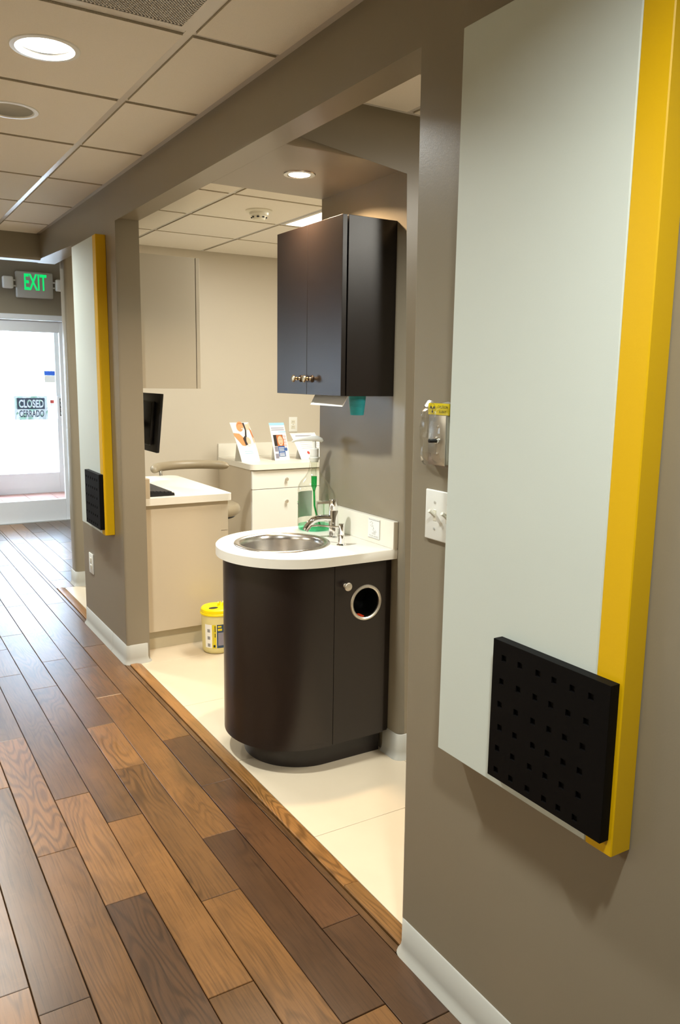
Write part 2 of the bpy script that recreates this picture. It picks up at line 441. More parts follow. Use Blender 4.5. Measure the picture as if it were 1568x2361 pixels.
def rand_joints(a, b):
    out = []; y = a + rnd.uniform(0.2, 0.9)
    while y < b - 0.25:
        out.append(y); y += rnd.choice((0.42, 0.62, 0.86, 0.88, 1.05, 1.3))
    return out
TONES = (N, MD, G, N, D, O, MD)
for x0, (j, t) in strips.items():
    far = rand_joints(5.6, YX)
    tt = t + [rnd.choice(TONES) for _ in far]
    lay_strip(x0, x0 + SW, j + far, tt, 0.0, YX)
x = 0.1465 - SW
while x > XL + 0.001:
    ya = 0.0 if x > -0.6 else 0.6
    xa = max(x, XL)
    j = rand_joints(ya, YX); lay_strip(xa, x + SW, j, [rnd.choice(TONES) for _ in range(len(j) + 1)], ya, YX)
    x -= SW
plank(1.1040, 1.1255, Y0 + 0.0, 2.9, MD); plank(1.1040, 1.1255, 2.9, Y1, N)     # ripped strip beside the threshold
plank(1.1040, 1.1160, 0.0, Y0, D); plank(1.1040, 1.1160, Y1, Y2, MD)
plank(1.1040, 1.1255, Y2, Y3 + 0.1, MD); plank(1.1040, 1.1255, Y3 + 0.1, YX, N)
x = 1.1255
for x in [1.1255 + SW * i for i in range(0, 10)]:
    if x + SW > LX1 + 0.02: break
    yl_ = Y3 if x < 1.3 else Y3 + 0.13
    j = rand_joints(yl_, YX); lay_strip(x, x + SW, j, [rnd.choice(TONES) for _ in range(len(j) + 1)], yl_, YX)
# wooden thresholds of the two openings
def threshold(n, segs, label):
    first = None
    for y0, y1, tone in segs:
        bm = new()
        prof = [(1.1275, -0.012), (1.1275, 0.0035), (1.131, 0.006), (1.160, 0.006), (1.178, 0.002), (1.181, -0.012)]
        prism(bm, [(a, b) for a, b in prof], y0 + 0.0006, y1 - 0.0006, axis='Y')
        if first is None:
            o = struct(n, bm, 'wood', True, label); first = o
        else:
            o = obj('plank', bm, 'wood', first)
        o.color = (*tone, 1)
threshold('trim_2', [(1.80, Y1, s2l(150, 106, 58)), (Y0, 1.80, s2l(128, 92, 52))], 'oak threshold strip between planks and cream tiles in the wide opening')
threshold('trim_3', [(Y2, Y3 - 0.001, s2l(150, 106, 58))], 'oak threshold strip in the second opening by the exit lobby')

bm = new(); box(bm, 1.181, XR, YB, Y3, -0.05, -0.004)
ft = struct('floor.001', bm, 'grout', False)
xs = [1.181, 1.745, 2.345, 2.945, 3.545, XR]; ys = [YB + 0.0, -0.33, 0.27, 0.87, 1.47, 2.07, 2.67, 3.27, 3.87, 4.47, 5.07, Y3]
for i in range(len(xs) - 1):
    for k in range(len(ys) - 1):
        bm = new(); g = 0.0011
        box(bm, xs[i] + g, xs[i + 1] - g, ys[k] + g, ys[k + 1] - g, -0.005, 0.0)
        top = [e for e in bm.edges if all(v.co.z > -0.001 for v in e.verts)]
        bmesh.ops.bevel(bm, geom=top, offset=0.0008, segments=1, affect='EDGES')
        obj('tile', bm, 'tile', ft, False)

# ---- ceilings: slab, grid, tiles
bm = new(); box(bm, -3.8, XR + 0.2, YB - 0.2, 5.75, 2.75, 2.8); struct('ceiling', bm, 'slab', False)
def square_ring_hole(bm, x0, x1, y0, y1, cx, cy, r, z0, z1, mi=0):
    n = 48
    def sq(a):
        c, s = math.cos(a), math.sin(a); hx, hy = (x1 - x0) / 2, (y1 - y0) / 2
        k = min(hx / abs(c) if abs(c) > 1e-9 else 1e9, hy / abs(s) if abs(s) > 1e-9 else 1e9)
        return ((x0 + x1) / 2 + k * c, (y0 + y1) / 2 + k * s)
    A = [PI / 4 + 2 * PI * i / n for i in range(n)]
    o_lo = [bm.verts.new((*sq(a), z0)) for a in A]; o_hi = [bm.verts.new((*sq(a), z1)) for a in A]
    i_lo = [bm.verts.new((cx + r * math.cos(a), cy + r * math.sin(a), z0)) for a in A]
    i_hi = [bm.verts.new((cx + r * math.cos(a), cy + r * math.sin(a), z1)) for a in A]
    for k in range(n):
        j = (k + 1) % n
        bm.faces.new((o_lo[k], o_lo[j], i_lo[j], i_lo[k])).material_index = 0
        bm.faces.new((o_lo[k], o_hi[k], o_hi[j], o_lo[j])).material_index = 1
        bm.faces.new((i_lo[k], i_lo[j], i_hi[j], i_hi[k])).material_index = 1
        bm.faces.new((o_hi[k], i_hi[k], i_hi[j], o_hi[j])).material_index = 1
def ceiling_grid(name, xl, yl, label, holes=(), skip=()):
    """xl: x of the main bars incl. both walls, yl: cross bars incl. walls"""
    x0, x1, y0, y1 = xl[0], xl[-1], yl[0], yl[-1]
    bm = new(); box(bm, x0, x1, y0, y1, 2.40, 2.41)
    root = struct(name, bm, 'slab', False, label)
    for x in xl[1:-1]:
        bm = new(); box(bm, x - 0.012, x + 0.012, y0, y1, 2.3595, 2.366); obj('main_bar', bm, 'tee', root, False)
    for i in range(len(xl) - 1):
        for y in yl[1:-1]:
            bm = new()
            a = xl[i] + (0.012 if i else 0.0); b = xl[i + 1] - (0.012 if i + 1 < len(xl) - 1 else 0.0)
            box(bm, a, b, y - 0.010, y + 0.010, 2.3605, 2.366); obj('cross_bar', bm, 'tee', root, False)
    bm = new()
    box(bm, x0, x0 + 0.022, y0, y1, 2.358, 2.366); box(bm, x1 - 0.022, x1, y0, y1, 2.358, 2.366)
    box(bm, x0, x1, y0, y0 + 0.022, 2.358, 2.366); box(bm, x0, x1, y1 - 0.022, y1, 2.358, 2.366)
    obj('wall_angle', bm, 'tee', root, False)
    for i in range(len(xl) - 1):
        for k in range(len(yl) - 1):
            if (i, k) in skip: continue
            a = xl[i] + (0.0138 if i else 0.024); b = xl[i + 1] - (0.0138 if i + 1 < len(xl) - 1 else 0.024)
            c = yl[k] + (0.0125 if k else 0.024); d = yl[k + 1] - (0.0125 if k + 1 < len(yl) - 1 else 0.024)
            if b - a < 0.02 or d - c < 0.02: continue
            bm = new(); h = [q for q in holes if a < q[0] < b and c < q[1] < d]
            if h: square_ring_hole(bm, a, b, c, d, h[0][0], h[0][1], h[0][2], 2.3545, 2.385)
            else:
                box(bm, a, b, c, d, 2.3545, 2.385)
                for f in bm.faces: f.material_index = 0 if f.normal.z < -0.5 else 1
            obj('ceiling_tile', bm, ['tile_ceiling', 'tile_edge'], root, False)
    return root
DL = (0.529, 2.466); DL2 = (0.535, 3.078); DL0 = (0.47, 0.36)
cx_l = [XL, -0.386, 0.224, 0.834, W]
cy_l = [YB] + [2.164 + 0.6105 * k for k in range(-5, 6)] + [5.60]
ceiling_grid('ceiling.001', cx_l, cy_l, 'corridor lay-in ceiling of cream acoustic tiles', holes=((*DL, 0.078), (*DL2, 0.078), (*DL0, 0.078), (0.529, 4.907, 0.078)), skip=((2, 5),))
fx = [W2, 1.675, 2.225, 2.835, 3.445, XR]; fy = [SY1, 3.20, 3.81, 4.40, 5.005, Y3]
ceiling_grid('ceiling.003', fx, fy, 'lay-in ceiling of cream acoustic tiles in the far treatment bay', skip=((2, 1), (2, 2)))
nx = [W2, 1.685, 2.295, 2.905, 3.515, XR]; ny = [YB, -1.0, -0.4, 0.21, 0.82, 1.43, 2.04, SY0]
ceiling_grid('ceiling.004', nx, ny, 'lay-in ceiling of cream acoustic tiles in the near treatment bay', skip=((2, 4), (2, 3)))

# ---- cove base
def cove(name, path, parent_label=None):
    prof = [(0.0, 0.102), (0.0035, 0.100), (0.004, 0.030), (0.007, 0.014), (0.015, 0.003), (0.016, 0.0), (0.0, 0.0)]
    # round the outer corners of the path
    P = [Vector(p) for p in path]; pts = [P[0]]
    for i in range(1, len(P) - 1):
        r = 0.022; a = (P[i - 1] - P[i]).normalized(); b = (P[i + 1] - P[i]).normalized()
        s, e = P[i] + a * r, P[i] + b * r; c = P[i] + (a + b) * r
        for k in range(7):
            t = k / 6 * PI / 2
            pts.append(c - b * r * math.cos(t) - a * r * math.sin(t))
    pts.append(P[-1])
    bm = new(); rings = []
    for i, p in enumerate(pts):
        d0 = (pts[i] - pts[i - 1]).normalized() if i else (pts[1] - pts[0]).normalized()
        d1 = (pts[i + 1] - pts[i]).normalized() if i < len(pts) - 1 else d0
        n0 = Vector((-d0.y, d0.x)); n1 = Vector((-d1.y, d1.x)); n = (n0 + n1).normalized(); k = 1 / max(0.5, n.dot(n0))
        rings.append([bm.verts.new((p.x + n.x * q * k, p.y + n.y * q * k, z)) for q, z in prof])
    m = len(prof)
    for a, b in zip(rings, rings[1:]):
        for k in range(m): bm.faces.new((a[k], a[(k + 1) % m], b[(k + 1) % m], b[k]))
    bm.faces.new(rings[0]); bm.faces.new(rings[-1])
    return struct(name, bm, 'base', True, angle=60)
# path direction chosen so that the left-hand normal points into the room
cove('baseboard_right', [(W2, 0.6), (W2, Y0), (W, Y0), (W, YB)][::-1][::1] if False else [(W, YB), (W, Y0), (W2, Y0), (W2, 0.4)])
cove('baseboard_middle', [(W2, 4.02), (W2, Y1), (W, Y1), (W, 4.16)])
cove('baseboard_middle.001', [(W, 4.163), (W, Y2), (W2, Y2), (W2, 4.98)][::1])
cove('baseboard_sink', [(XR, SY0), (XS, SY0), (XS, 2.475)][::-1][::-1])
cove('baseboard_back', [(1.262, Y3 + 0.13), (1.262, Y3), (2.30, Y3)][::-1])

# ================================================================== THINGS ON THE CORRIDOR WALL
def wall_panel(dy, label, zoff=0.0):
    """tall white panel with a yellow edge and a square black board low on its right"""
    t = thing('wall_panel', (W, 1.075 + dy, 0.655), label, 'wall art', 'tall white and yellow wall panels')
    bm = new(); box(bm, W - 0.05, W - 0.0005, 0.8925 + dy, 1.317 + dy, 0.655, 2.14, 0.002, 1); obj('white_board', bm, 'panel_white', t)
    bm = new(); box(bm, W - 0.0502, W - 0.0005, 0.834 + dy, 0.892 + dy, 0.654, 2.141, 0.002, 1); s = obj('yellow_board', bm, 'panel_yellow', t); s['label'] = 'yellow edge strip'
    # black board with 36 square recesses
    HY = [[1.0975, 1.054, 1.007, 0.967, 0.924, 0.882], [1.101, 1.055, 1.011, 0.971, 0.930, 0.889], [1.103, 1.058, 1.013, 0.972, 0.934, 0.893],
          [1.100, 1.058, 1.010, 0.973, 0.934, 0.896], [1.104, 1.061, 1.015, 0.975, 0.935, 0.895], [1.105, 1.063, 1.018, 0.975, 0.939, 0.900]]
    HZ = [0.936, 0.888, 0.840, 0.793, 0.748, 0.702]
    y0, y1, z0, z1, xf = 0.842, 1.128, 0.684, 0.969, W - 0.072
    h = 0.0062
    bm = new()
    box(bm, xf + 0.006, W - 0.0502, y0 + dy, y1 + dy, z0, z1)       # backing
    # front plate as row strips with square gaps
    zb = z1
    rj = random.Random(3)
    for r in range(6):
        zc = HZ[r]
        box(bm, xf, xf + 0.006, y0 + dy, y1 + dy, zc + h, zb)
        ya = y1
        for c in range(6):
            yc = HY[r][c]
            box(bm, xf, xf + 0.006, yc + h + dy, ya + dy, zc - h, zc + h); ya = yc - h
        box(bm, xf, xf + 0.006, y0 + dy, ya + dy, zc - h, zc + h)
        zb = zc - h
    box(bm, xf, xf + 0.006, y0 + dy, y1 + dy, z0, zb)
    o = obj('black_board', bm, 'panel_black', t, False); o['label'] = 'black square board with rows of small square recesses'
    return t
wall_panel(0.0, 'tall white wall panel with yellow edge nearest the camera, beside the light switches')
wall_panel(3.228, 'narrow-looking white wall panel with yellow edge far down the corridor above the low outlet')

def screw(bm, x, y, z, r=0.003, ax=-1):
    lathe(bm, [(r, 0), (r, 0.001), (r * 0.5, 0.0018)], (x, y, z), 10, 'X')

# light switch plate (two toggles)
t = thing('light_switch', (W, 1.4, 1.165), 'white double toggle light switch plate below the x-ray button', 'light switch')
bm = new(); box(bm, W - 0.006, W - 0.0003, 1.333, 1.4475, 1.107, 1.222, 0.003, 3); obj('cover_plate', bm, 'plastic_white', t)
for yc in (1.412, 1.366):
    bm = new(); box(bm, W - 0.0068, W - 0.003, yc - 0.006, yc + 0.006, 1.152, 1.178, 0.0008, 1); k = obj('toggle_frame', bm, 'plastic_ivory', t)
    bm = new(); tube(bm, [(W - 0.003, yc, 1.163), (W - 0.013, yc, 1.171), (W - 0.022, yc, 1.177)], [0.0050, 0.0046, 0.0040], 10); obj('toggle', bm, 'plastic_ivory', k)
    for zc in (1.195, 1.134):
        bm = new(); lathe(bm, [(0.0, -0.0015), (0.0032, -0.0010), (0.0032, 0.001)], (W - 0.006, yc, zc), 12, 'X'); obj('screw', bm, 'plastic_grey', t)
# x-ray button box
t = thing('exposure_button', (W, 1.40, 1.335), 'steel push button box in a clear plastic bag under a yellow caution sign', 'switch')
bm = new(); box(bm, W - 0.0120, W - 0.0003, 1.371, 1.432, 1.282, 1.389, 0.003, 2); obj('back_box', bm, 'plastic_ivory', t)
bm = new(); box(bm, W - 0.016, W - 0.0122, 1.371, 1.432, 1.280, 1.391, 0.0018, 2); obj('cover_plate', bm, 'steel_plate', t)
for zc in (1.366, 1.306):
    bm = new(); lathe(bm, [(0.0, -0.0018), (0.0036, -0.0010), (0.0036, 0.001)], (W - 0.016, 1.398, zc), 12, 'X'); obj('screw', bm, 'steel', t)
bm = new(); lathe(bm, [(0.0, -0.006), (0.0072, -0.006), (0.0085, -0.004), (0.0085, 0.001)], (W - 0.016, 1.398, 1.335), 12, 'X'); bn = obj('button_collar', bm, 'chrome', t)
bm = new(); lathe(bm, [(0.0, -0.024), (0.0042, -0.023), (0.0048, -0.006), (0.0048, 0.0)], (W - 0.016, 1.398, 1.335), 12, 'X'); obj('button', bm, 'black_plastic', t)
# loose bag over it
bm = new(); N_ = 14; rb = random.Random(11); gv = []
for i in range(N_):
    row = []
    for k in range(N_):
        u, v = i / (N_ - 1), k / (N_ - 1)
        edge = min(u, 1 - u, v, 1 - v)
        d = 0.004 + 0.036 * min(1.0, edge * 6) + rb.uniform(-0.003, 0.005)
        row.append(bm.verts.new((W - d * 0.72, 1.462 - u * 0.105 + rb.uniform(-.002, .002), 1.274 + v * 0.146 + rb.uniform(-.002, .002))))
    gv.append(row)
for i in range(N_ - 1):
    for k in range(N_ - 1): bm.faces.new((gv[i][k], gv[i + 1][k], gv[i + 1][k + 1], gv[i][k + 1]))
o = obj('plastic_bag', bm, 'bag', t, True, 15); o['label'] = 'crumpled clear plastic bag'
# caution sign
t = thing('caution_sign', (W, 1.417, 1.403), 'small yellow CAUTION X-RAY sign with radiation symbol above the button box', 'sign')
bm = new(); box(bm, W - 0.0165, W - 0.0140, 1.3605, 1.4335, 1.3915, 1.4165); obj('sign_board', bm, 'print_yellow', t, False)
bm = new(); xq = W - 0.0166
text_mesh(bm, 'CAUTION', (xq, 1.4000, 1.4060), (0, -1, 0), (0, 0, 1), 0.0058, 0.034, 0.005, 0.0002)
text_mesh(bm, 'X-RAY', (xq, 1.3950, 1.3955), (0, -1, 0), (0, 0, 1), 0.0058, 0.025, 0.005, 0.0002)
cyy, czz = 1.4185, 1.404
for k in range(3):
    a = PI / 2 + PI + k * 2 * PI / 3
    pts = [(cyy + r * math.cos(q), czz + r * math.sin(q)) for r, q in [(0.0028, a - .45), (0.0085, a - .45), (0.0090, a), (0.0085, a + .45), (0.0028, a + .45)]]
    quad(bm, [(xq - 0.0003, p[0], p[1]) for p in pts])
quad(bm, [(xq - 0.0003, cyy + .0015 * math.cos(q), czz + .0015 * math.sin(q)) for q in [i * PI / 4 for i in range(8)]])
ring_o = [(cyy + .0108 * math.cos(i * PI / 12), czz + .0118 * math.sin(i * PI / 12)) for i in range(24)]; ring_i = [(cyy + .0103 * math.cos(i * PI / 12), czz + .0113 * math.sin(i * PI / 12)) for i in range(24)]
for i in range(24):
    j = (i + 1) % 24; quad(bm, [(xq - 0.0003, *ring_o[i]), (xq - 0.0003, *ring_o[j]), (xq - 0.0003, *ring_i[j]), (xq - 0.0003, *ring_i[i])])
obj('lettering', bm, 'ink', t, False)

def outlet(face_axis, c, normal_sign, label, w=0.075):
    """duplex outlet plate; face_axis 'X' or 'Y' is the wall normal axis"""
    t = thing('power_outlet', c, label, 'outlet', 'white wall outlets')
    def B(bm, d0, d1, a0, a1, z0, z1, bev=0.0):
        d0, d1 = sorted((c[0 if face_axis == 'X' else 1] + normal_sign * d0, c[0 if face_axis == 'X' else 1] + normal_sign * d1))
        k = c[1] if face_axis == 'X' else c[0]
        if face_axis == 'X': box(bm, d0, d1, k + a0, k + a1, c[2] + z0, c[2] + z1, bev)
        else: box(bm, k + a0, k + a1, d0, d1, c[2] + z0, c[2] + z1, bev)
    bm = new(); B(bm, 0.0003, 0.006, -w / 2, w / 2, -0.058, 0.058, 0.002); obj('cover_plate', bm, 'plastic_white', t)
    for dz in (-0.02, 0.02):
        bm = new(); B(bm, 0.005, 0.0085, -0.017, 0.017, dz - 0.014, dz + 0.014, 0.003); s = obj('socket', bm, 'plastic_ivory', t)
        bm = new()
        for a in (-0.007, 0.005): B(bm, 0.008, 0.0087, a, a + 0.002, dz - 0.003, dz + 0.006)
        obj('slot', bm, 'ink', s, False)
    bm = new(); B(bm, 0.005, 0.0072, -0.003, 0.003, -0.003, 0.003, 0.001); obj('screw', bm, 'steel', t)
outlet('X', (W, 4.568, 0.40), -1, 'white outlet low on the corridor wall under the far panel', 0.086)
outlet('Y', (2.975, Y3, 1.105), -1, 'white outlet on the bay back wall behind the calendar', 0.075)

# ================================================================== CEILING FITTINGS
def downlight(c, z, r, lit, label, lens='lamp_white', power=0.0, color=CORR_COL, spread=PI * 0.82, ring='plastic_white', group=None, up=0.0125):
    t = thing('downlight', (c[0], c[1], z), label, 'ceiling light', group or 'round recessed downlights')
    bm = new(); lathe(bm, [(r, 0.012), (r, -0.001), (r + 0.004, -0.004), (r + 0.017, -0.003), (r + 0.0195, 0.0005), (r + 0.0195, 0.002)], (c[0], c[1], z), 48, cap=False); obj('trim_ring', bm, ring, t)
    if lit:
        if up > 0:
            bm = new(); lathe(bm, [(r, 0.0), (r * 0.985, 0.010), (r * 0.97, 0.0122)], (c[0], c[1], z), 48, cap=False); obj('reflector', bm, 'steel', t)
        bm = new(); lathe(bm, [(r * 0.97, up), (r * 0.97, up + 0.0015)], (c[0], c[1], z), 48); obj('lens', bm, lens, t)
        area_light('downlight_lamp', (c[0], c[1], z + up - 0.0035), r * 1.8, r * 1.8, power, color, spread, 'DISK', t)
    else:
        bm = new(); lathe(bm, [(r, 0.0), (r * 0.97, 0.012), (r * 0.85, 0.022), (0.03, 0.028), (0.001, 0.028)], (c[0], c[1], z), 48, cap=False); obj('reflector', bm, 'plastic_grey', t)
    return t
downlight(DL, 2.3545, 0.075, True, 'lit round downlight in the corridor ceiling by the air grille', power=P_CORR)
downlight(DL0, 2.3545, 0.075, True, 'lit round downlight in the corridor ceiling over the camera', power=P_CORR)
downlight((0.529, 4.907), 2.3545, 0.075, True, 'lit round downlight in the corridor ceiling by the second panel', power=P_CORR * 0.6)
downlight((0.5, 6.9), LZ, 0.075, True, 'added round downlight, out of view, brightening the exit lobby', power=P_CORR * 2.2, up=-0.003)  # added lamp hidden by the beam, lifts the dark exit wall
downlight(DL2, 2.3545, 0.075, False, 'round recessed corridor downlight that is switched off')
downlight((1.452, 2.70), HS, 0.040, True, 'small warm round downlight in the taupe soffit above the sink', 'lamp_warm', P_SOFFIT, SPOT_COL, PI * 0.8, 'steel', up=-0.003)
# air grille
t = thing('air_grille', (0.529, 1.86, 2.36), 'perforated white return air grille in the corridor ceiling', 'air vent')
gx0, gx1, gy0, gy1 = 0.240, 0.820, 1.570, 2.150
bm = new()
for q in ((gx0, gx1, gy0, gy0 + 0.02), (gx0, gx1, gy1 - 0.02, gy1), (gx0, gx0 + 0.02, gy0 + .02, gy1 - .02), (gx1 - 0.02, gx1, gy0 + .02, gy1 - .02)): box(bm, *q, 2.356, 2.362)
obj('frame', bm, 'tee', t, False)
bm = new(); n = 56
p = (gx1 - gx0 - 0.04) / n
for i in range(1, n):
    box(bm, gx0 + 0.02 + i * p - 0.0022, gx0 + 0.02 + i * p + 0.0022, gy0 + 0.02, gy1 - 0.02, 2.3575, 2.3595)
    box(bm, gx0 + 0.02, gx1 - 0.02, gy0 + 0.02 + i * p - 0.0022, gy0 + 0.02 + i * p + 0.0022, 2.3575, 2.3595)
o = obj('perforated_plate', bm, 'tee', t, False); o['kind'] = 'stuff'
bm = new(); box(bm, gx0, gx1, gy0, gy1, 2.385, 2.39); obj('duct_back', bm, 'void', t, False)
# smoke detector
t = thing('smoke_detector', (1.956, 4.094, 2.3545), 'round white smoke detector on the bay ceiling', 'smoke detector')
bm = new(); lathe(bm, [(0.072, 0.0), (0.072, -0.006), (0.066, -0.010), (0.052, -0.012)], (1.956, 4.094, 2.3545), 40); obj('base_plate', bm, 'plastic_ivory', t)
bm = new(); lathe(bm, [(0.052, -0.012), (0.050, -0.024), (0.040, -0.030), (0.036, -0.042), (0.028, -0.049), (0.001, -0.050)], (1.956, 4.094, 2.3545), 40, cap=False); obj('sensor_head', bm, 'plastic_ivory', t)
for k in range(8):
    a = k * PI / 4 + 0.2; px, py = 1.956 + 0.0375 * math.cos(a), 4.094 + 0.0375 * math.sin(a)
    bm = new(); box(bm, px - 0.006, px + 0.006, py - 0.006, py + 0.006, 2.3545 - 0.041, 2.3545 - 0.034, 0.002); obj('vent_slot', bm, 'ink', t)
# troffers
def troffer(x0, x1, y0, y1, label, power, color=WARM_COL):
    t = thing('troffer', ((x0 + x1) / 2, (y0 + y1) / 2, 2.36), label, 'ceiling light', 'fluorescent ceiling panels')
    bm = new(); w = 0.022
    for q in ((x0, x1, y0, y0 + w), (x0, x1, y1 - w, y1), (x0, x0 + w, y0 + w, y1 - w), (x1 - w, x1, y0 + w, y1 - w)): box(bm, *q, 2.354, 2.366)
    obj('frame', bm, 'tee', t, False)
    bm = new(); box(bm, x0 + w, x1 - w, y0 + w, y1 - w, 2.362, 2.366); obj('diffuser', bm, 'lamp_troffer', t, False)
    area_light('panel_lamp', ((x0 + x1) / 2, (y0 + y1) / 2, 2.3605), x1 - x0 - 2 * w, y1 - y0 - 2 * w, power, color, PI, 'RECTANGLE', t)
troffer(2.238, 2.822, 3.215, 4.388, 'glowing fluorescent ceiling panel in the far bay behind the dark cabinet', P_TROFFER)
troffer(2.307, 2.893, 0.222, 1.418, 'added fluorescent ceiling panel, out of view, lighting the near bay', P_NEAR)  # added panel out of view, lights the near bay

troffer(-2.6, -2.0, 0.6, 1.8, 'added fill light panel in the unseen opposite bay nearer the camera', P_LEFT, FILL_COL)  # added unseen panel, soft fill for the corridor wall
troffer(-2.6, -2.0, 3.0, 4.2, 'added fill light panel in the unseen opposite bay farther from the camera', P_LEFT, FILL_COL)  # second added fill panel, also out of view

# ================================================================== SINK UNIT
ZC = 0.836
CX, CY, RC = 1.430, 2.703, 0.295
def d_shape(cx, cy, r, xw, n=40):
    """D: straight sides running to the wall at xw, half circle towards the corridor"""
    return [(xw, cy - r)] + arc(cx, cy, r, -PI / 2, -3 * PI / 2, n) + [(xw, cy + r)]
t = thing('sink_cabinet', (1.46, CY, 0), 'espresso sink cabinet with rounded front under the white counter', 'cabinet')
rk = 0.268; yf = CY - rk
bm = new()
pts = [(1.464, yf)] + arc(CX, CY, rk, -PI / 2, -3 * PI / 2, 40) + [(XS - 0.0305, CY + rk)]
pts += [(XS - 0.0305, CY + rk - 0.018)] + arc(CX, CY, rk - 0.018, -3 * PI / 2, -PI / 2, 40) + [(1.464, yf + 0.018)]
prism(bm, pts, 0.1145, ZC - 0.0385)
prism(bm, [(XS - 0.0305, yf + 0.02), (1.464, yf + 0.02), (1.464, yf)] + arc(CX, CY, rk, -PI / 2, -3 * PI / 2, 40) + [(XS - 0.0305, CY + rk)], 0.096, 0.1144); obj('carcass', bm, 'dark', t)
bm = new(); box(bm, XS - 0.0300, XS - 0.0005, yf + 0.012, CY + rk, 0.096, ZC - 0.0385); obj('filler_strip', bm, 'dark', t, False)
bm = new(); prism(bm, d_shape(CX + 0.030, CY, 0.218, XS - 0.0155), 0.0, 0.0955); obj('toe_kick', bm, 'dark', t)
# door with a round hole
hx, hz, hr = 1.6030, 0.637, 0.0665
bm = new(); n = 48; dx0, dx1, dz0, dz1 = 1.466, XS - 0.032, 0.098, ZC - 0.040
def sqp(a):
    c, s = math.cos(a), math.sin(a)
    kx = ((dx1 - hx) if c > 0 else (hx - dx0)) / max(1e-9, abs(c)); kz = ((dz1 - hz) if s > 0 else (hz - dz0)) / max(1e-9, abs(s))
    k = min(kx, kz); return (hx + k * c, hz + k * s)
A = sorted([2 * PI * i / n for i in range(n)] + [math.atan2(z - hz, x - hx) % (2 * PI) for x in (dx0, dx1) for z in (dz0, dz1)])
n = len(A)
rings = {}
for key, yy in (('f', yf - 0.0005), ('b', yf + 0.018)):
    rings[key] = ([bm.verts.new((sqp(a)[0], yy, sqp(a)[1])) for a in A], [bm.verts.new((hx + hr * math.cos(a), yy, hz + hr * math.sin(a))) for a in A])
for k in range(n):
    j = (k + 1) % n
    for key in 'fb': bm.faces.new((rings[key][0][k], rings[key][0][j], rings[key][1][j], rings[key][1][k]))
    for q in (0, 1): bm.faces.new((rings['f'][q][k], rings['f'][q][j], rings['b'][q][j], rings['b'][q][k]))
door = obj('door', bm, 'dark', t, True)
bm = new(); lathe(bm, [(0.0565, 0.004), (0.0570, -0.002), (0.0615, -0.005), (0.0670, -0.004), (0.0690, 0.0), (0.0660, 0.004)], (hx, yf - 0.001, hz), 48, 'Y', cap=False); obj('waste_ring', bm, 'nickel', door)
bm = new(); lathe(bm, [(0.0640, 0.0), (0.060, 0.10), (0.001, 0.10)], (hx, yf + 0.002, hz), 40, 'Y', cap=False); obj('waste_chute', bm, 'void', door)
bm = new(); box(bm, hx - 0.038, hx - 0.004, yf + 0.004, yf + 0.040, hz - 0.0545, hz - 0.0525); obj('red_sticker', bm, 'red', door, False)
bm = new(); lathe(bm, [(0.0075, 0.0), (0.0075, -0.003), (0.0048, -0.006), (0.0048, -0.016), (0.010, -0.020), (0.0152, -0.023), (0.0158, -0.027), (0.013, -0.030), (0.001, -0.031)], (1.508, yf - 0.0008, 0.715), 28, 'Y', cap=False); obj('knob', bm, 'nickel', door)

t = thing('countertop', (1.45, CY, ZC), 'white D-shaped counter with backsplash around the round sink', 'countertop')
SKX, SKY, SKR = 1.391, 2.712, 0.187
bm = new()
outer = [(XS - 0.001, CY - RC)] + arc(CX, CY, RC, -PI / 2, -3 * PI / 2, 46) + [(XS - 0.001, CY + RC)]
# counter as a slab with a round cut-out
def ring_slab(bm, outer, c, r, z0, z1, bev=0.003):
    n = len(outer)
    # resample the outer outline by angle around c so that both loops have the same count
    ang = sorted(set([round(math.atan2(p[1] - c[1], p[0] - c[0]), 6) for p in outer]))
    def ray(a):
        d = Vector((math.cos(a), math.sin(a))); best = 1e9
        for i in range(n):
            p, q = Vector(outer[i]), Vector(outer[(i + 1) % n]); e = q - p
            den = d.x * e.y - d.y * e.x
            if abs(den) < 1e-12: continue
            w = p - Vector(c); tt = (w.x * e.y - w.y * e.x) / den; uu = (w.x * d.y - w.y * d.x) / den
            if tt > 0 and -1e-6 <= uu <= 1 + 1e-6: best = min(best, tt)
        return best
    extra = [2 * PI * i / 40 - PI for i in range(40)]
    for e in extra:
        if min(abs(e - a) for a in ang) > 0.04: ang.append(e)
    ang.sort(); m = len(ang)
    L = []
    for z, inset in ((z0, 0.0), (z1 - bev, 0.0), (z1, bev)):
        L.append([bm.verts.new((c[0] + (ray(a) - inset) * math.cos(a), c[1] + (ray(a) - inset) * math.sin(a), z)) for a in ang])
    it = [bm.verts.new((c[0] + r * math.cos(a), c[1] + r * math.sin(a), z1)) for a in ang]
    ib = [bm.verts.new((c[0] + r * math.cos(a), c[1] + r * math.sin(a), z0)) for a in ang]
    for k in range(m):
        j = (k + 1) % m
        bm.faces.new((L[0][k], L[0][j], L[1][j], L[1][k])); bm.faces.new((L[1][k], L[1][j], L[2][j], L[2][k]))
        bm.faces.new((L[2][k], L[2][j], it[j], it[k])); bm.faces.new((it[k], it[j], ib[j], ib[k])); bm.faces.new((ib[k], ib[j], L[0][j], L[0][k]))
ring_slab(bm, outer, (SKX, SKY), SKR - 0.012, ZC - 0.038, ZC)
obj('slab', bm, 'counter', t, True, 40)
bm = new(); box(bm, XS - 0.0215, XS - 0.0008, CY - RC, CY + RC, ZC + 0.0003, ZC + 0.104, 0.0012, 1); tag(obj('backsplash', bm, 'counter'), 'low white backsplash board standing on the sink counter along the taupe wall', 'backsplash')

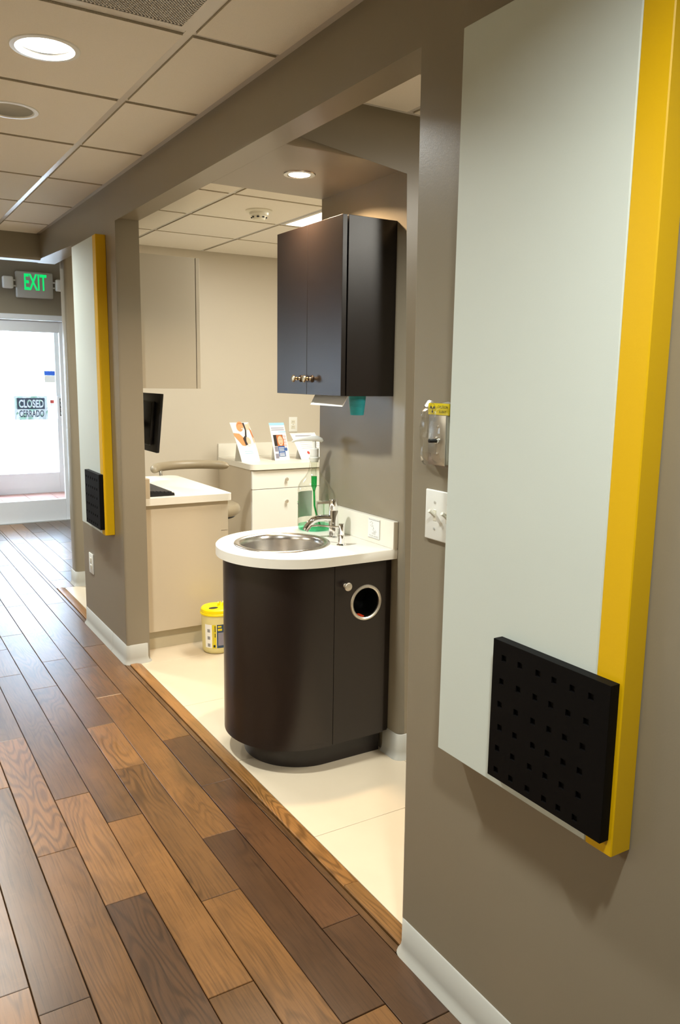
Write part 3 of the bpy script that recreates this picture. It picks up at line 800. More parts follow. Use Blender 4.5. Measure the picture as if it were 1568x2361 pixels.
t = thing('sink_bowl', (SKX, SKY, ZC), 'round stainless steel sink bowl set in the white counter', 'sink')
bm = new(); lathe(bm, [(SKR, 0.0006), (SKR - 0.002, 0.004), (SKR - 0.010, 0.0055), (SKR - 0.020, 0.003), (SKR - 0.026, -0.004), (SKR - 0.030, -0.02), (SKR - 0.033, -0.11), (SKR - 0.045, -0.135), (SKR - 0.08, -0.148), (0.03, -0.152)], (SKX, SKY, ZC), 64, cap=False); obj('bowl', bm, 'steel', t, True, 60)
bm = new(); lathe(bm, [(0.032, -0.1515), (0.028, -0.149), (0.020, -0.152), (0.001, -0.153)], (SKX, SKY, ZC), 32, cap=False); obj('drain', bm, 'chrome', t)

# faucet: upright column, curved spout towards the bowl, flat lever on top
FX, FY = 1.622, 2.712
t = thing('faucet', (FX, FY, ZC), 'chrome single lever faucet standing behind the sink bowl', 'faucet')
bm = new(); lathe(bm, [(0.024, 0.0), (0.024, 0.004), (0.0185, 0.007), (0.0185, 0.108), (0.0175, 0.110), (0.0175, 0.112), (0.0185, 0.114), (0.0185, 0.152), (0.0165, 0.155), (0.001, 0.155)], (FX, FY, ZC), 36, cap=False); obj('column', bm, 'chrome', t, True, 30)
sd = Vector((SKX - FX, SKY - FY + 0.06, 0)).normalized()
def along(d, z): return (FX + sd.x * d, FY + sd.y * d, ZC + z)
bm = new(); tube(bm, [along(0.010, 0.078), along(0.04, 0.080), along(0.065, 0.079), along(0.085, 0.072), along(0.100, 0.058), along(0.112, 0.040)], [0.014, 0.0135, 0.0135, 0.0135, 0.0135, 0.0135], 20); obj('spout', bm, 'chrome', t, True, 40)
bm = new(); tube(bm, [along(0.112, 0.040), along(0.1165, 0.0325)], [0.0125, 0.0125], 20); obj('aerator', bm, 'steel', t, True, 40)
ld = Vector((-0.75, 0.66, 0)).normalized(); lp = Vector((-ld.y, ld.x, 0))
bm = new()
pts = [(0.012, 0.013), (0.064, 0.008), (0.064, -0.008), (0.012, -0.013)]
for q in [0]:
    lo = [bm.verts.new(Vector((FX, FY, ZC + 0.139 + (a > .03) * -0.006)) + ld * a + lp * b) for a, b in pts]
    hi = [bm.verts.new(Vector((FX, FY, ZC + 0.151 + (a > .03) * -0.010)) + ld * a + lp * b) for a, b in pts]
    bm.faces.new(lo); bm.faces.new(hi)
    for k in range(4): bm.faces.new((lo[k], lo[(k + 1) % 4], hi[(k + 1) % 4], hi[k]))
obj('lever', bm, 'chrome', t, False)
# soap / water dispenser tap with a thin side arm
SX_, SY_ = 1.567, 2.560
t = thing('filter_tap', (SX_, SY_, ZC), 'short chrome dispenser tap with thin arm right of the faucet', 'tap')
bm = new(); lathe(bm, [(0.0185, 0.0), (0.0185, 0.003), (0.0125, 0.008), (0.0125, 0.040), (0.0112, 0.042), (0.0112, 0.044), (0.0120, 0.046), (0.0105, 0.084), (0.001, 0.085)], (SX_, SY_, ZC), 28, cap=False); obj('body', bm, 'chrome', t, True, 30)
bm = new(); tube(bm, [(SX_, SY_, ZC + 0.070), (SX_ - 0.055, SY_ + 0.075, ZC + 0.070), (SX_ - 0.075, SY_ + 0.100, ZC + 0.066), (SX_ - 0.080, SY_ + 0.107, ZC + 0.058)], [0.0038] * 4, 10); obj('arm', bm, 'chrome', t)

# mouthwash jug with pump
JX, JY = 1.640, 2.905
t = thing('pump_bottle', (JX, JY, ZC), 'large clear pump bottle with a little green liquid behind the faucet', 'bottle')
R = 0.0685
bm = new(); lathe(bm, [(R - 0.006, 0.0), (R - 0.001, 0.004), (R, 0.012), (R, 0.170), (R - 0.003, 0.186), (R - 0.013, 0.205), (R - 0.030, 0.224), (0.026, 0.245), (0.0205, 0.268), (0.0185, 0.285), (0.0185, 0.296), (0.023, 0.298), (0.023, 0.301), (0.0185, 0.303), (0.0185, 0.312)], (JX, JY, ZC), 48, cap=False); obj('jug', bm, 'clear', t)
bm = new(); lathe(bm, [(R - 0.010, 0.0012), (R - 0.004, 0.004), (R - 0.0025, 0.010), (R - 0.0025, 0.021), (0.001, 0.021)], (JX, JY, ZC), 48, cap=True); obj('green_liquid', bm, 'liquid', t)
def jug_wrap(a0, a1, z0, z1, r, name, mtl):
    bm = new(); n = 16
    lo = [bm.verts.new((JX + r * math.cos(a0 + (a1 - a0) * i / n), JY + r * math.sin(a0 + (a1 - a0) * i / n), ZC + z0)) for i in range(n + 1)]
    hi = [bm.verts.new((v.co.x, v.co.y, ZC + z1)) for v in lo]
    for i in range(n): bm.faces.new((lo[i], lo[i + 1], hi[i + 1], hi[i]))
    return obj(name, bm, mtl, t)
vd = math.atan2(JY, JX) + PI     # towards the camera
lb = jug_wrap(vd - PI * 0.96, vd - PI * 0.50, 0.045, 0.155, R - 0.0012, 'label', 'label_back'); lb['label'] = 'pale grey-green label seen from behind'
s = jug_wrap(vd - PI * 0.52, vd - PI * 0.44, 0.045, 0.150, R + 0.0004, 'label', 'paper'); 
jug_wrap(vd - PI * 0.52, vd - PI * 0.40, 0.116, 0.120, R + 0.0006, 'label_stripe', 'green_plastic'); jug_wrap(vd - PI * 0.52, vd - PI * 0.40, 0.108, 0.112, R + 0.0006, 'label_stripe', 'ink_blue')
bm = new(); lathe(bm, [(0.0165, 0.285), (0.0215, 0.300), (0.0215, 0.306), (0.0185, 0.308), (0.0185, 0.340), (0.0165, 0.343), (0.008, 0.344), (0.0075, 0.372)], (JX, JY, ZC), 28); obj('pump_cap', bm, 'plastic_white', t, True, 30)
bm = new()
nd = Vector((-0.93, 0.36, 0))
def pn(d, z): return (JX + nd.x * d, JY + nd.y * d, ZC + z)
tube(bm, [pn(-0.034, 0.371), pn(-0.030, 0.377), pn(-0.010, 0.384), pn(0.014, 0.384), pn(0.05, 0.381), pn(0.078, 0.376), pn(0.094, 0.370)], [0.006, 0.009, 0.0125, 0.0120, 0.0085, 0.0055, 0.0040], 16); obj('pump_head', bm, 'plastic_white', t)
bm = new(); lathe(bm, [(0.0125, 0.225), (0.0125, 0.285)], (JX, JY, ZC), 20); obj('pump_tube', bm, 'clear', t)
bm = new(); lathe(bm, [(0.004, 0.162), (0.008, 0.176), (0.0115, 0.182), (0.0122, 0.225)], (JX, JY, ZC), 20); obj('green_pump_chamber', bm, 'liquid_tube', t)
bm = new(); tube(bm, [(JX, JY, ZC + 0.165), (JX + 0.003, JY, ZC + 0.10), (JX + 0.014, JY - 0.004, ZC + 0.05), (JX + 0.03, JY - 0.008, ZC + 0.008)], [0.0042] * 4, 10); obj('dip_tube', bm, 'liquid_tube', t)

# wash-hands sign on the backsplash
t = thing('hand_wash_sign', (XS - 0.022, 2.538, ZC + 0.06), 'small white WASH YOUR HANDS sign on the sink backsplash', 'sign')
bm = new(); box(bm, XS - 0.0245, XS - 0.0218, 2.497, 2.578, ZC + 0.020, ZC + 0.096); obj('sign_plate', bm, ['paper'], t, False)
bm = new(); xq = XS - 0.0246
text_mesh(bm, 'WASH', (xq, 2.5375, ZC + 0.035), (0, -1, 0), (0, 0, 1), 0.007, 0.025, 0.0, 0.0002, align='CENTER')
text_mesh(bm, 'YOUR HANDS', (xq, 2.5375, ZC + 0.0245), (0, -1, 0), (0, 0, 1), 0.007, 0.066, 0.0, 0.0002, align='CENTER')
for z0, z1 in ((0.0955, 0.0948), (0.0215, 0.0208)):
    quad(bm, [(xq - 0.0002, 2.498, ZC + z0), (xq - 0.0002, 2.577, ZC + z0), (xq - 0.0002, 2.577, ZC + z1), (xq - 0.0002, 2.498, ZC + z1)])
for y0, y1 in ((2.4972, 2.4990),):
    quad(bm, [(xq - 0.0002, y0, ZC + .021), (xq - 0.0002, y1, ZC + .021), (xq - 0.0002, y1, ZC + .095), (xq - 0.0002, y0, ZC + .095)])
def stroke(bm, pts, w):
    for a, b in zip(pts, pts[1:]):
        a, b = Vector(a), Vector(b); d = (b - a).normalized() * w / 2; nn = Vector((-d.y, d.x))
        quad(bm, [(xq - 0.0002, *(a - nn)), (xq - 0.0002, *(b - nn)), (xq - 0.0002, *(b + nn)), (xq - 0.0002, *(a + nn))])
z_ = ZC
stroke(bm, [(2.573, z_ + .091), (2.50, z_ + .091)], 0.0022)
stroke(bm, [(2.565, z_ + .078), (2.553, z_ + .084), (2.543, z_ + .079), (2.552, z_ + .073), (2.540, z_ + .066)], 0.0012)
stroke(bm, [(2.562, z_ + .070), (2.550, z_ + .064), (2.541, z_ + .068)], 0.0012)
stroke(bm, [(2.541, z_ + .063), (2.538, z_ + .054)], 0.003)
stroke(bm, [(2.547, z_ + .054), (2.534, z_ + .046), (2.524, z_ + .052), (2.520, z_ + .045), (2.538, z_ + .043)], 0.0014)
obj('lettering', bm, 'ink_grey', t, False)

# ---- upper dark cabinet
t = thing('upper_cabinet', (1.6, 2.71, 1.405), 'espresso two-door wall cabinet hanging above the sink', 'cabinet')
UX, UY0, UY1, UZ0, UZ1 = 1.496, 2.462, 2.965, 1.405, 2.028
bm = new(); box(bm, UX + 0.024, XS - 0.0005, UY0, UY1, UZ0, UZ1, 0.001, 1); obj('carcass', bm, 'dark', t)
for y0, y1, ky in ((UY0 + 0.001, 2.7135, 2.672), (2.7155, UY1 - 0.001, 2.757)):
    bm = new(); box(bm, UX, UX + 0.019, y0, y1, UZ0 + 0.0005, UZ1 - 0.0005, 0.0009, 1); d = obj('door', bm, 'dark', t)
    bm = new(); lathe(bm, [(0.0135, -0.0003), (0.0130, -0.004), (0.0060, -0.009)], (UX, ky, 1.465), 24, 'X'); k = obj('knob_base', bm, 'bronze_dark', d)
    bm = new(); lathe(bm, [(0.0060, -0.009), (0.0042, -0.013), (0.0065, -0.018), (0.0070, -0.021), (0.0040, -0.026), (0.0090, -0.030), (0.0135, -0.033), (0.0140, -0.036), (0.0110, -0.039), (0.001, -0.040)], (UX, ky, 1.465), 24, 'X', cap=False); obj('knob', bm, 'bronze', d)
# paper towel sheet and cup below it
t = thing('paper_towel', (1.56, 2.62, 1.38), 'folded white paper towel hanging from under the dark wall cabinet', 'paper towel')
bm = new()
quad_pts = [(1.548, 2.500, 1.4045), (1.548, 2.740, 1.4045), (1.524, 2.735, 1.366), (1.530, 2.508, 1.366)]
lo = [bm.verts.new(p) for p in quad_pts]; hi = [bm.verts.new((p[0] + 0.004, p[1], p[2])) for p in quad_pts]
bm.faces.new(lo); bm.faces.new(hi)
for k in range(4): bm.faces.new((lo[k], lo[(k + 1) % 4], hi[(k + 1) % 4], hi[k]))
obj('folded_sheet', bm, 'paper', t, False)
t = thing('paper_cup', (1.60, 2.515, 1.335), 'teal plastic cup hanging from under the dark wall cabinet', 'cup')
bm = new(); lathe(bm, [(0.001, 0.002), (0.0235, 0.002), (0.0245, 0.0), (0.0250, 0.001), (0.0325, 0.0695), (0.0315, 0.0695), (0.0242, 0.003), (0.001, 0.003)], (1.60, 2.515, 1.335), 36, cap=False); obj('cup_wall', bm, 'cup', t)
for k in range(6):
    bm = new(); zc = 0.030 + k * 0.0055; rr = 0.0250 + 0.0075 * zc / 0.0695 + 0.0004
    lathe(bm, [(rr, zc - 0.0009), (rr + 0.0007, zc), (rr, zc + 0.0009)], (1.60, 2.515, 1.335), 36, cap=False); obj('rib', bm, 'cup', t)

# ================================================================== FAR BAY
# desk
DX1, DY0, DY1 = 1.762, 4.03, 4.955
t = thing('desk', (1.5, 4.5, 0), 'beige laminate desk with white top behind the corridor pillar', 'desk')
bm = new(); box(bm, W2 + 0.0165, 1.700, DY0 + 0.022, DY1 - 0.02, 0.105, 0.7975); obj('carcass', bm, 'lam_beige', t, False)
bm = new(); box(bm, 1.7005, 1.742, DY0 + 0.023, 4.50, 0.63, 0.796); d = obj('drawer', bm, 'lam_beige', t, False)
bm = new(); lathe(bm, [(0.006, 0.0), (0.005, 0.012), (0.012, 0.018), (0.012, 0.024), (0.001, 0.026)], (1.742, 4.26, 0.712), 16, 'X', cap=False); obj('knob', bm, 'nickel', d)
bm = new(); box(bm, 1.7005, 1.742, DY0 + 0.023, 4.50, 0.107, 0.627); d = obj('door', bm, 'lam_beige', t, False)
bm = new(); box(bm, W2 + 0.0165, 1.690, DY0 + 0.052, DY1 - 0.06, 0.0, 0.1045); obj('toe_kick', bm, 'kick', t, False)
bm = new(); pts = [(W2 + 0.001, DY0), (DX1 - 0.03, DY0)] + arc(DX1 - 0.03, DY0 + 0.03, 0.03, -PI / 2, 0, 6) + arc(DX1 - 0.06, DY1 - 0.06, 0.06, 0, PI / 2, 8) + [(W2 + 0.001, DY1)]
prism(bm, pts, 0.798, 0.836); o = obj('desk_top', bm, 'counter', t); o['label'] = 'white laminate top'
bm = new(); box(bm, W2 + 0.001, 1.296, DY0, DY1, 0.8365, 0.940, 0.001, 1); obj('backsplash', bm, 'lam_beige', t)
# kick base strip of vinyl
# keyboard
t = thing('keyboard', (1.38, 4.30, 0.837), 'black computer keyboard lying on the white desk top', 'keyboard')
bm = new()
lo = [(1.302, 4.082), (1.448, 4.082), (1.448, 4.53), (1.302, 4.53)]
vb = [bm.verts.new((a, b, 0.837)) for a, b in lo]; vt = [bm.verts.new((a + (0.002 if a < 1.4 else -0.002), b + (0.002 if b < 4.2 else -0.002), 0.862 if a < 1.4 else 0.851)) for a, b in lo]
bm.faces.new(vb); bm.faces.new(vt)
for k in range(4): bm.faces.new((vb[k], vb[(k + 1) % 4], vt[(k + 1) % 4], vt[k]))
obj('case', bm, 'black_plastic', t, False)
bm = new()
for i in range(6):
    xk = 1.316 + i * 0.0205; zk = 0.8615 - (xk - 1.302) * 0.075
    for k in range(22):
        yk = 4.094 + k * 0.0195
        box(bm, xk, xk + 0.0165, yk, yk + 0.0160, zk - 0.001, zk + 0.0055)
o = obj('keys', bm, 'key_plastic', t, False); o['kind'] = 'stuff'
# monitor on an arm
t = thing('monitor', (1.44, 4.48, 1.21), 'black computer monitor seen edge-on behind the corridor pillar', 'monitor')
def tilt_box(bm, x0, x1, y0, y1, z0, z1, k=0.10, **kw):
    n0 = len(bm.verts); box(bm, x0, x1, y0, y1, z0, z1, **kw); bm.verts.ensure_lookup_table()
    for v in bm.verts[n0:]:
        dz = v.co.z - 1.21; v.co.x += dz * k
bm = new(); tilt_box(bm, 1.418, 1.436, 4.235, 4.76, 1.052, 1.372, bev=0.004); obj('bezel', bm, 'black_plastic', t)
bm = new(); tilt_box(bm, 1.395, 1.4175, 4.30, 4.70, 1.09, 1.33, bev=0.008); obj('rear_cover', bm, 'black_plastic', t)
bm = new(); tilt_box(bm, 1.4362, 1.437, 4.25, 4.745, 1.07, 1.357); obj('screen', bm, 'void', t, False)
bm = new(); tube(bm, [(W2 + 0.001, 4.5, 1.20), (1.33, 4.5, 1.20), (1.400, 4.5, 1.21)], [0.02, 0.018, 0.03], 14); obj('mount_arm', bm, 'black_plastic', t)
# grey wall cabinet above the desk
t = thing('wall_cabinet', (1.4, 4.5, 1.405), 'plain grey laminate wall cabinet above the desk and monitor', 'cabinet')
bm = new(); box(bm, W2 + 0.0005, 1.5495, 4.0, 4.9, 1.405, 2.062, 0.0008, 1); obj('carcass', bm, 'lam_grey', t)
for y0, y1 in ((4.0, 4.4485), (4.4515, 4.9)):
    bm = new(); box(bm, 1.553, 1.573, y0, y1, 1.405, 2.062, 0.0008, 1); obj('door', bm, 'lam_grey', t)
# back cabinet
BX0, BY0, BZ = 2.345, 5.035, 0.870
t = thing('base_cabinet', (2.85, 5.3, 0), 'white and beige base cabinet with drawers against the bay back wall', 'cabinet')
bm = new(); box(bm, BX0, 3.37, BY0 + 0.0205, Y3 - 0.001, 0.10, BZ - 0.0385); obj('carcass', bm, 'lam_beige', t, False)
bm = new(); box(bm, BX0 + 0.01, 3.36, BY0 + 0.07, Y3 - 0.001, 0.0, 0.0995); obj('toe_kick', bm, 'kick', t, False)
for k in range(2):
    a = BX0 + 0.003 + k * 0.511; b = a + 0.508
    for nm, z0, z1, kz in (('drawer', 0.694, 0.822, 0.757), ('door', 0.105, 0.690, 0.598)):
        bm = new(); box(bm, a, b, BY0, BY0 + 0.019, z0, z1, 0.001, 1); d = obj(nm, bm, 'lam_white', t)
        bm = new(); lathe(bm, [(0.006, 0.0), (0.005, -0.012), (0.0125, -0.017), (0.013, -0.023), (0.001, -0.026)], (a + 0.262, BY0 - 0.0003, kz), 20, 'Y', cap=False); obj('knob', bm, 'nickel', d)
t = thing('countertop.001', (2.85, 5.3, BZ), 'white counter with backsplash on the back cabinet under the leaflets', 'countertop')
bm = new(); pts = [(BX0 - 0.010, Y3 - 0.001)] + arc(BX0 - 0.010 + 0.05, BY0 - 0.025 + 0.05, 0.05, PI, 3 * PI / 2, 8) + [(3.39, BY0 - 0.025), (3.39, Y3 - 0.001)]
prism(bm, pts, BZ - 0.038, BZ); obj('slab', bm, 'counter', t)
bm = new(); box(bm, BX0 - 0.010, 3.39, Y3 - 0.022, Y3 - 0.001, BZ + 0.0005, BZ + 0.102, 0.001, 1); obj('backsplash', bm, 'counter', t)

# leaflets: bent cards with printed faces
def bend(u, v, base, right, up_tilt, h, w):
    """u across 0..1, v up 0..1 -> point on a gently curved leaning card"""
    b = Vector(base); r = Vector(right)
    back = Vector((-r.y, r.x, 0))
    p = b + r * (u * w) + Vector((0, 0, 1)) * (h * v * math.cos(up_tilt)) + back * (h * (v ** 1.25) * math.sin(up_tilt))
    return p, back
def card(t, base, right, tilt, w, h, shear=0.0):
    r = Vector(right).normalized(); back = Vector((-r.y, r.x, 0))
    def P(u, v, off=0.0):
        q = Vector(base) + r * (u * w + shear * v) + Vector((0, 0, h * v * math.cos(tilt))) + back * (h * math.sin(tilt) * (v * v * 0.6 + v * 0.4))
        return q - back * off
    bm = new(); n = 10
    L = [[bm.verts.new(P(u, k / n)) for u in (0, 1)] for k in range(n + 1)]
    Bk = [[bm.verts.new(P(u, k / n, -0.0008)) for u in (0, 1)] for k in range(n + 1)]
    for k in range(n):
        bm.faces.new((L[k][0], L[k][1], L[k + 1][1], L[k + 1][0])); bm.faces.new((Bk[k][0], Bk[k][1], Bk[k + 1][1], Bk[k + 1][0]))
        for s in (0, 1): bm.faces.new((L[k][s], L[k + 1][s], Bk[k + 1][s], Bk[k][s]))
    bm.faces.new((L[0][0], L[0][1], Bk[0][1], Bk[0][0])); bm.faces.new((L[n][0], L[n][1], Bk[n][1], Bk[n][0]))
    obj('card', bm, 'paper', t)
    # rear strut, so that it stands
    bm = new(); q0 = P(0.5, 0.75, -0.002); q1 = Vector((q0.x, q0.y, base[2])) + back * 0.035
    d = r * (w * 0.25)
    for a in (0,):
        vs = [bm.verts.new(p) for p in (q0 - d, q0 + d, q1 + d * 1.2, q1 - d * 1.2)]; bm.faces.new(vs)
    obj('stand', bm, 'paper', t, False)
    return P
def blob(bm, P, cu, cv, ru, rv, off, mi, n=18, rot=0.0):
    pts = []
    for i in range(n):
        a = 2 * PI * i / n; x, y = ru * math.cos(a), rv * math.sin(a)
        pts.append(P(cu + x * math.cos(rot) - y * math.sin(rot), cv + x * math.sin(rot) + y * math.cos(rot), off))
    quad(bm, pts, mi)
def poly(bm, P, uv, off, mi): quad(bm, [P(u, v, off) for u, v in uv], mi)
Z8 = BZ + 0.0006
t = thing('leaflet', (2.45, 5.25, Z8), 'white leaflet with a smiling family photo leaning leftmost on the counter', 'leaflet', 'leaflets on the back counter')
P = card(t, (2.352, 5.215, Z8), (1, 0.04, 0), 0.24, 0.148, 0.285, -0.062)
bm = new(); o_ = 0.0006
for u0, u1, v0, v1, m_ in ((0.0, 1.0, 0.36, 1.0, 4),): poly(bm, P, [(0.0, 0.98), (0.0, 0.72), (0.12, 0.58), (0.35, 0.44), (0.6, 0.40), (0.95, 0.44), (1.0, 0.6), (1.0, 0.98)], o_, 4)
poly(bm, P, [(0.0, 0.74), (0.0, 0.66), (0.28, 0.42), (0.45, 0.40), (0.46, 0.62), (0.3, 0.72)], 2 * o_, 0)
blob(bm, P, 0.46, 0.90, 0.20, 0.12, 2 * o_, 0, rot=0.3); poly(bm, P, [(0.3, 0.90), (0.42, 0.99), (0.62, 0.99), (0.62, 0.96), (0.42, 0.965)], 3 * o_, 3)
poly(bm, P, [(0.5, 0.86), (0.58, 0.85), (0.57, 0.83), (0.51, 0.835)], 3 * o_, 4)
blob(bm, P, 0.84, 0.88, 0.11, 0.08, 2 * o_, 1); poly(bm, P, [(0.64, 0.99), (0.74, 0.99), (0.74, 0.80), (0.62, 0.60), (0.52, 0.60), (0.66, 0.80)], 3 * o_, 2)
poly(bm, P, [(0.92, 0.98), (1.0, 0.98), (1.0, 0.5), (0.93, 0.46), (0.90, 0.7)], 2 * o_, 1)
poly(bm, P, [(0.90, 0.86), (0.98, 0.80), (1.0, 0.6), (0.95, 0.62)], 3 * o_, 3)
blob(bm, P, 0.64, 0.53, 0.15, 0.10, 4 * o_, 1); poly(bm, P, [(0.42, 0.60), (0.54, 0.66), (0.60, 0.62), (0.55, 0.52), (0.58, 0.44), (0.46, 0.42)], 5 * o_, 2)
poly(bm, P, [(0.60, 0.46), (0.72, 0.45), (0.72, 0.41), (0.60, 0.40)], 5 * o_, 4)
obj('print', bm, ['skin', 'skin2', 'hair', 'hair2', 'shirt'], t, False)
bm = new()
for v in (0.27, 0.22): poly(bm, P, [(0.3, v), (0.75, v), (0.75, v - 0.012), (0.3, v - 0.012)], o_, 0)
obj('small_print', bm, 'sky_blue', t, False)

t = thing('leaflet.001', (2.66, 5.25, Z8), 'white leaflet with a portrait above a navy box standing middle on the counter', 'leaflet', 'leaflets on the back counter')
P = card(t, (2.618, 5.22, Z8), (1, 0.03, 0), 0.16, 0.125, 0.275, -0.030)
bm = new()
poly(bm, P, [(0, 1), (1, 1), (1, 0.93), (0, 0.93)], o_, 0)
for v in (0.87, 0.82): poly(bm, P, [(0.08, v), (0.92, v), (0.92, v - 0.018), (0.08, v - 0.018)], o_, 1)
poly(bm, P, [(0.5, 0.77), (1.0, 0.77), (1.0, 0.745), (0.5, 0.745)], o_, 0)
poly(bm, P, [(0.12, 0.68), (0.75, 0.68), (0.75, 0.38), (0.12, 0.38)], o_, 6)
poly(bm, P, [(0.32, 0.67), (0.70, 0.68), (0.78, 0.55), (0.76, 0.38), (0.32, 0.38)], 2 * o_, 4)
blob(bm, P, 0.54, 0.52, 0.17, 0.13, 3 * o_, 5)
for du in (-0.06, 0.06): blob(bm, P, 0.54 + du, 0.55, 0.02, 0.008, 4 * o_, 3, 8)
poly(bm, P, [(0.47, 0.46), (0.61, 0.46), (0.54, 0.44)], 4 * o_, 7)
poly(bm, P, [(0.32, 0.38), (0.76, 0.38), (0.76, 0.10), (0.32, 0.10)], 4 * o_, 2)
poly(bm, P, [(0.10, 0.37), (0.31, 0.37), (0.31, 0.05), (0.10, 0.05)], o_, 1)
for v in (0.34, 0.30, 0.26, 0.20, 0.165, 0.135): poly(bm, P, [(0.36, v), (0.70, v), (0.70, v - 0.018), (0.36, v - 0.018)], 5 * o_, 8)
for v in (0.66, 0.58, 0.50, 0.42): poly(bm, P, [(0.80, v), (0.92, v), (0.92, v - 0.045), (0.80, v - 0.045)], 3 * o_, 7); poly(bm, P, [(0.82, v - .008), (0.90, v - .008), (0.90, v - 0.036), (0.82, v - 0.036)], 4 * o_, 8)
blob(bm, P, 0.84, 0.29, 0.08, 0.05, 3 * o_, 2)
obj('print', bm, ['sky_blue', 'print_grey', 'blue', 'hair', 'hair2', 'skin2', 'hair', 'print_red', 'paper'], t, False)

t = thing('desk_calendar', (2.88, 5.25, Z8), 'white spiral desk calendar standing rightmost on the counter by the outlet', 'calendar')
P = card(t, (2.826, 5.20, Z8), (1, 0.03, 0), 0.34, 0.215, 0.205, -0.062)
bm = new()
for v in (0.90,): poly(bm, P, [(0.16, v), (0.80, v), (0.80, v - 0.03), (0.16, v - 0.03)], o_, 0)
for k in range(6): poly(bm, P, [(0.2, 0.78 - k * 0.07), (0.95, 0.78 - k * 0.07), (0.95, 0.772 - k * 0.07), (0.2, 0.772 - k * 0.07)], o_, 1)
for u in (0.38, 0.56, 0.74): blob(bm, P, u, 0.25, 0.05, 0.06, o_, 2, 10)
obj('print', bm, ['print_grey', 'ink_grey', 'print_red'], t, False)
bm = new()
for k in range(22):
    a, b = P(0.03 + k * 0.044, 0.985, 0.0), P(0.03 + k * 0.044, 1.0, -0.004)
    tube(bm, [P(0.03 + k * 0.044, 0.97, 0.002), P(0.03 + k * 0.044, 1.02, 0.001), P(0.03 + k * 0.044, 1.0, -0.006)], 0.0009, 6)
obj('spiral', bm, 'steel', t)

# assistant's stool with a curved support pad
t = thing('stool', (1.95, 4.86, 0), 'tan vinyl stool with a curved padded arm behind the desk', 'stool')
SXc, SYc = 1.955, 4.86
bm = new(); lathe(bm, [(0.001, 0.58), (0.185, 0.58), (0.198, 0.588), (0.204, 0.605), (0.204, 0.622), (0.196, 0.640), (0.175, 0.652), (0.10, 0.656), (0.001, 0.656)], (SXc, SYc, 0), 40, cap=False); obj('seat', bm, 'vinyl_tan', t, True, 60)
bm = new(); lathe(bm, [(0.17, 0.565), (0.17, 0.5795)], (SXc, SYc, 0), 32); obj('seat_plate', bm, 'black_plastic', t)
bm = new(); lathe(bm, [(0.025, 0.10), (0.025, 0.35), (0.018, 0.355), (0.018, 0.565)], (SXc, SYc, 0), 20); obj('gas_lift', bm, 'chrome', t)
for k in range(5):
    a = 2 * PI * k / 5 + 0.3; ca, sa = math.cos(a), math.sin(a)
    bm = new(); tube(bm, [(SXc + ca * 0.02, SYc + sa * 0.02, 0.11), (SXc + ca * 0.14, SYc + sa * 0.14, 0.09), (SXc + ca * 0.25, SYc + sa * 0.25, 0.066)], [0.022, 0.018, 0.014], 10); L_ = obj('leg', bm, 'chrome', t)
    bm = new(); lathe(bm, [(0.001, -0.012), (0.022, -0.012), (0.026, -0.006), (0.026, 0.006), (0.022, 0.012), (0.001, 0.012)], (SXc + ca * 0.25, SYc + sa * 0.25, 0.0263), 16, 'X', cap=False); tube(bm, [(SXc + ca * 0.25, SYc + sa * 0.25, 0.03), (SXc + ca * 0.25, SYc + sa * 0.25, 0.07)], 0.008, 8); obj('caster', bm, 'black_plastic', L_)
pad = []
for i in range(25):
    a = math.radians(176 - 164 * i / 24)
    pad.append((1.885 + 0.262 * math.cos(a), 4.92 + 0.20 * math.sin(a), 0.877 + 0.004 * math.sin(i / 24 * PI)))
def pad_r(i):
    k = min(i, 24 - i)
    return 0.030 * (0.15, 0.72, 0.93)[k] if k < 3 else 0.030
rr = [pad_r(i) for i in range(25)]
bm = new(); tube(bm, pad, rr, 16); obj('support_pad', bm, 'vinyl_tan', t, True, 80)
bm = new(); tube(bm, [(SXc, SYc, 0.572), (SXc - 0.12, SYc + 0.14, 0.572), (SXc - 0.24, SYc + 0.17, 0.62), (SXc - 0.26, SYc + 0.18, 0.86)], 0.011, 12); obj('support_rod', bm, 'chrome', t)

# disinfectant wipes tub on the floor
TX, TY = 1.607, 3.905
t = thing('wipes_tub', (TX, TY, 0), 'frosted plastic tub with yellow lid on the floor behind the sink cabinet', 'bucket')
bm = new(); lathe(bm, [(0.001, 0.0), (0.066, 0.0), (0.074, 0.006), (0.078, 0.018), (0.083, 0.20), (0.083, 0.212)], (TX, TY, 0), 40, cap=False); obj('tub', bm, 'jar', t)
bm = new(); lathe(bm, [(0.083, 0.212), (0.0885, 0.2125), (0.0890, 0.220), (0.0865, 0.2225), (0.0870, 0.226), (0.084, 0.240), (0.078, 0.246), (0.001, 0.247)], (TX, TY, 0), 40, cap=False); lid = obj('lid', bm, 'lid_yellow', t, True, 30)
bm = new()
for k in range(4):
    tube(bm, [(TX + 0.005 + k * 0.014, TY - 0.004 + (k % 2) * 0.012, 0.2465), (TX + 0.007 + k * 0.014, TY - 0.004 + (k % 2) * 0.012, 0.262), (TX + 0.011 + k * 0.014, TY + 0.004, 0.268)], [0.005, 0.004, 0.003], 8)
obj('lid_spout', bm, 'lid_yellow', lid)
bm = new(); cxx, cyy2 = TX - 0.030, TY - 0.028
quad(bm, [(cxx + 0.026 * math.cos(a), cyy2 + 0.017 * math.sin(a), 0.2478) for a in [i * PI / 8 for i in range(16)]])
obj('lid_mark', bm, 'ink', lid, False)
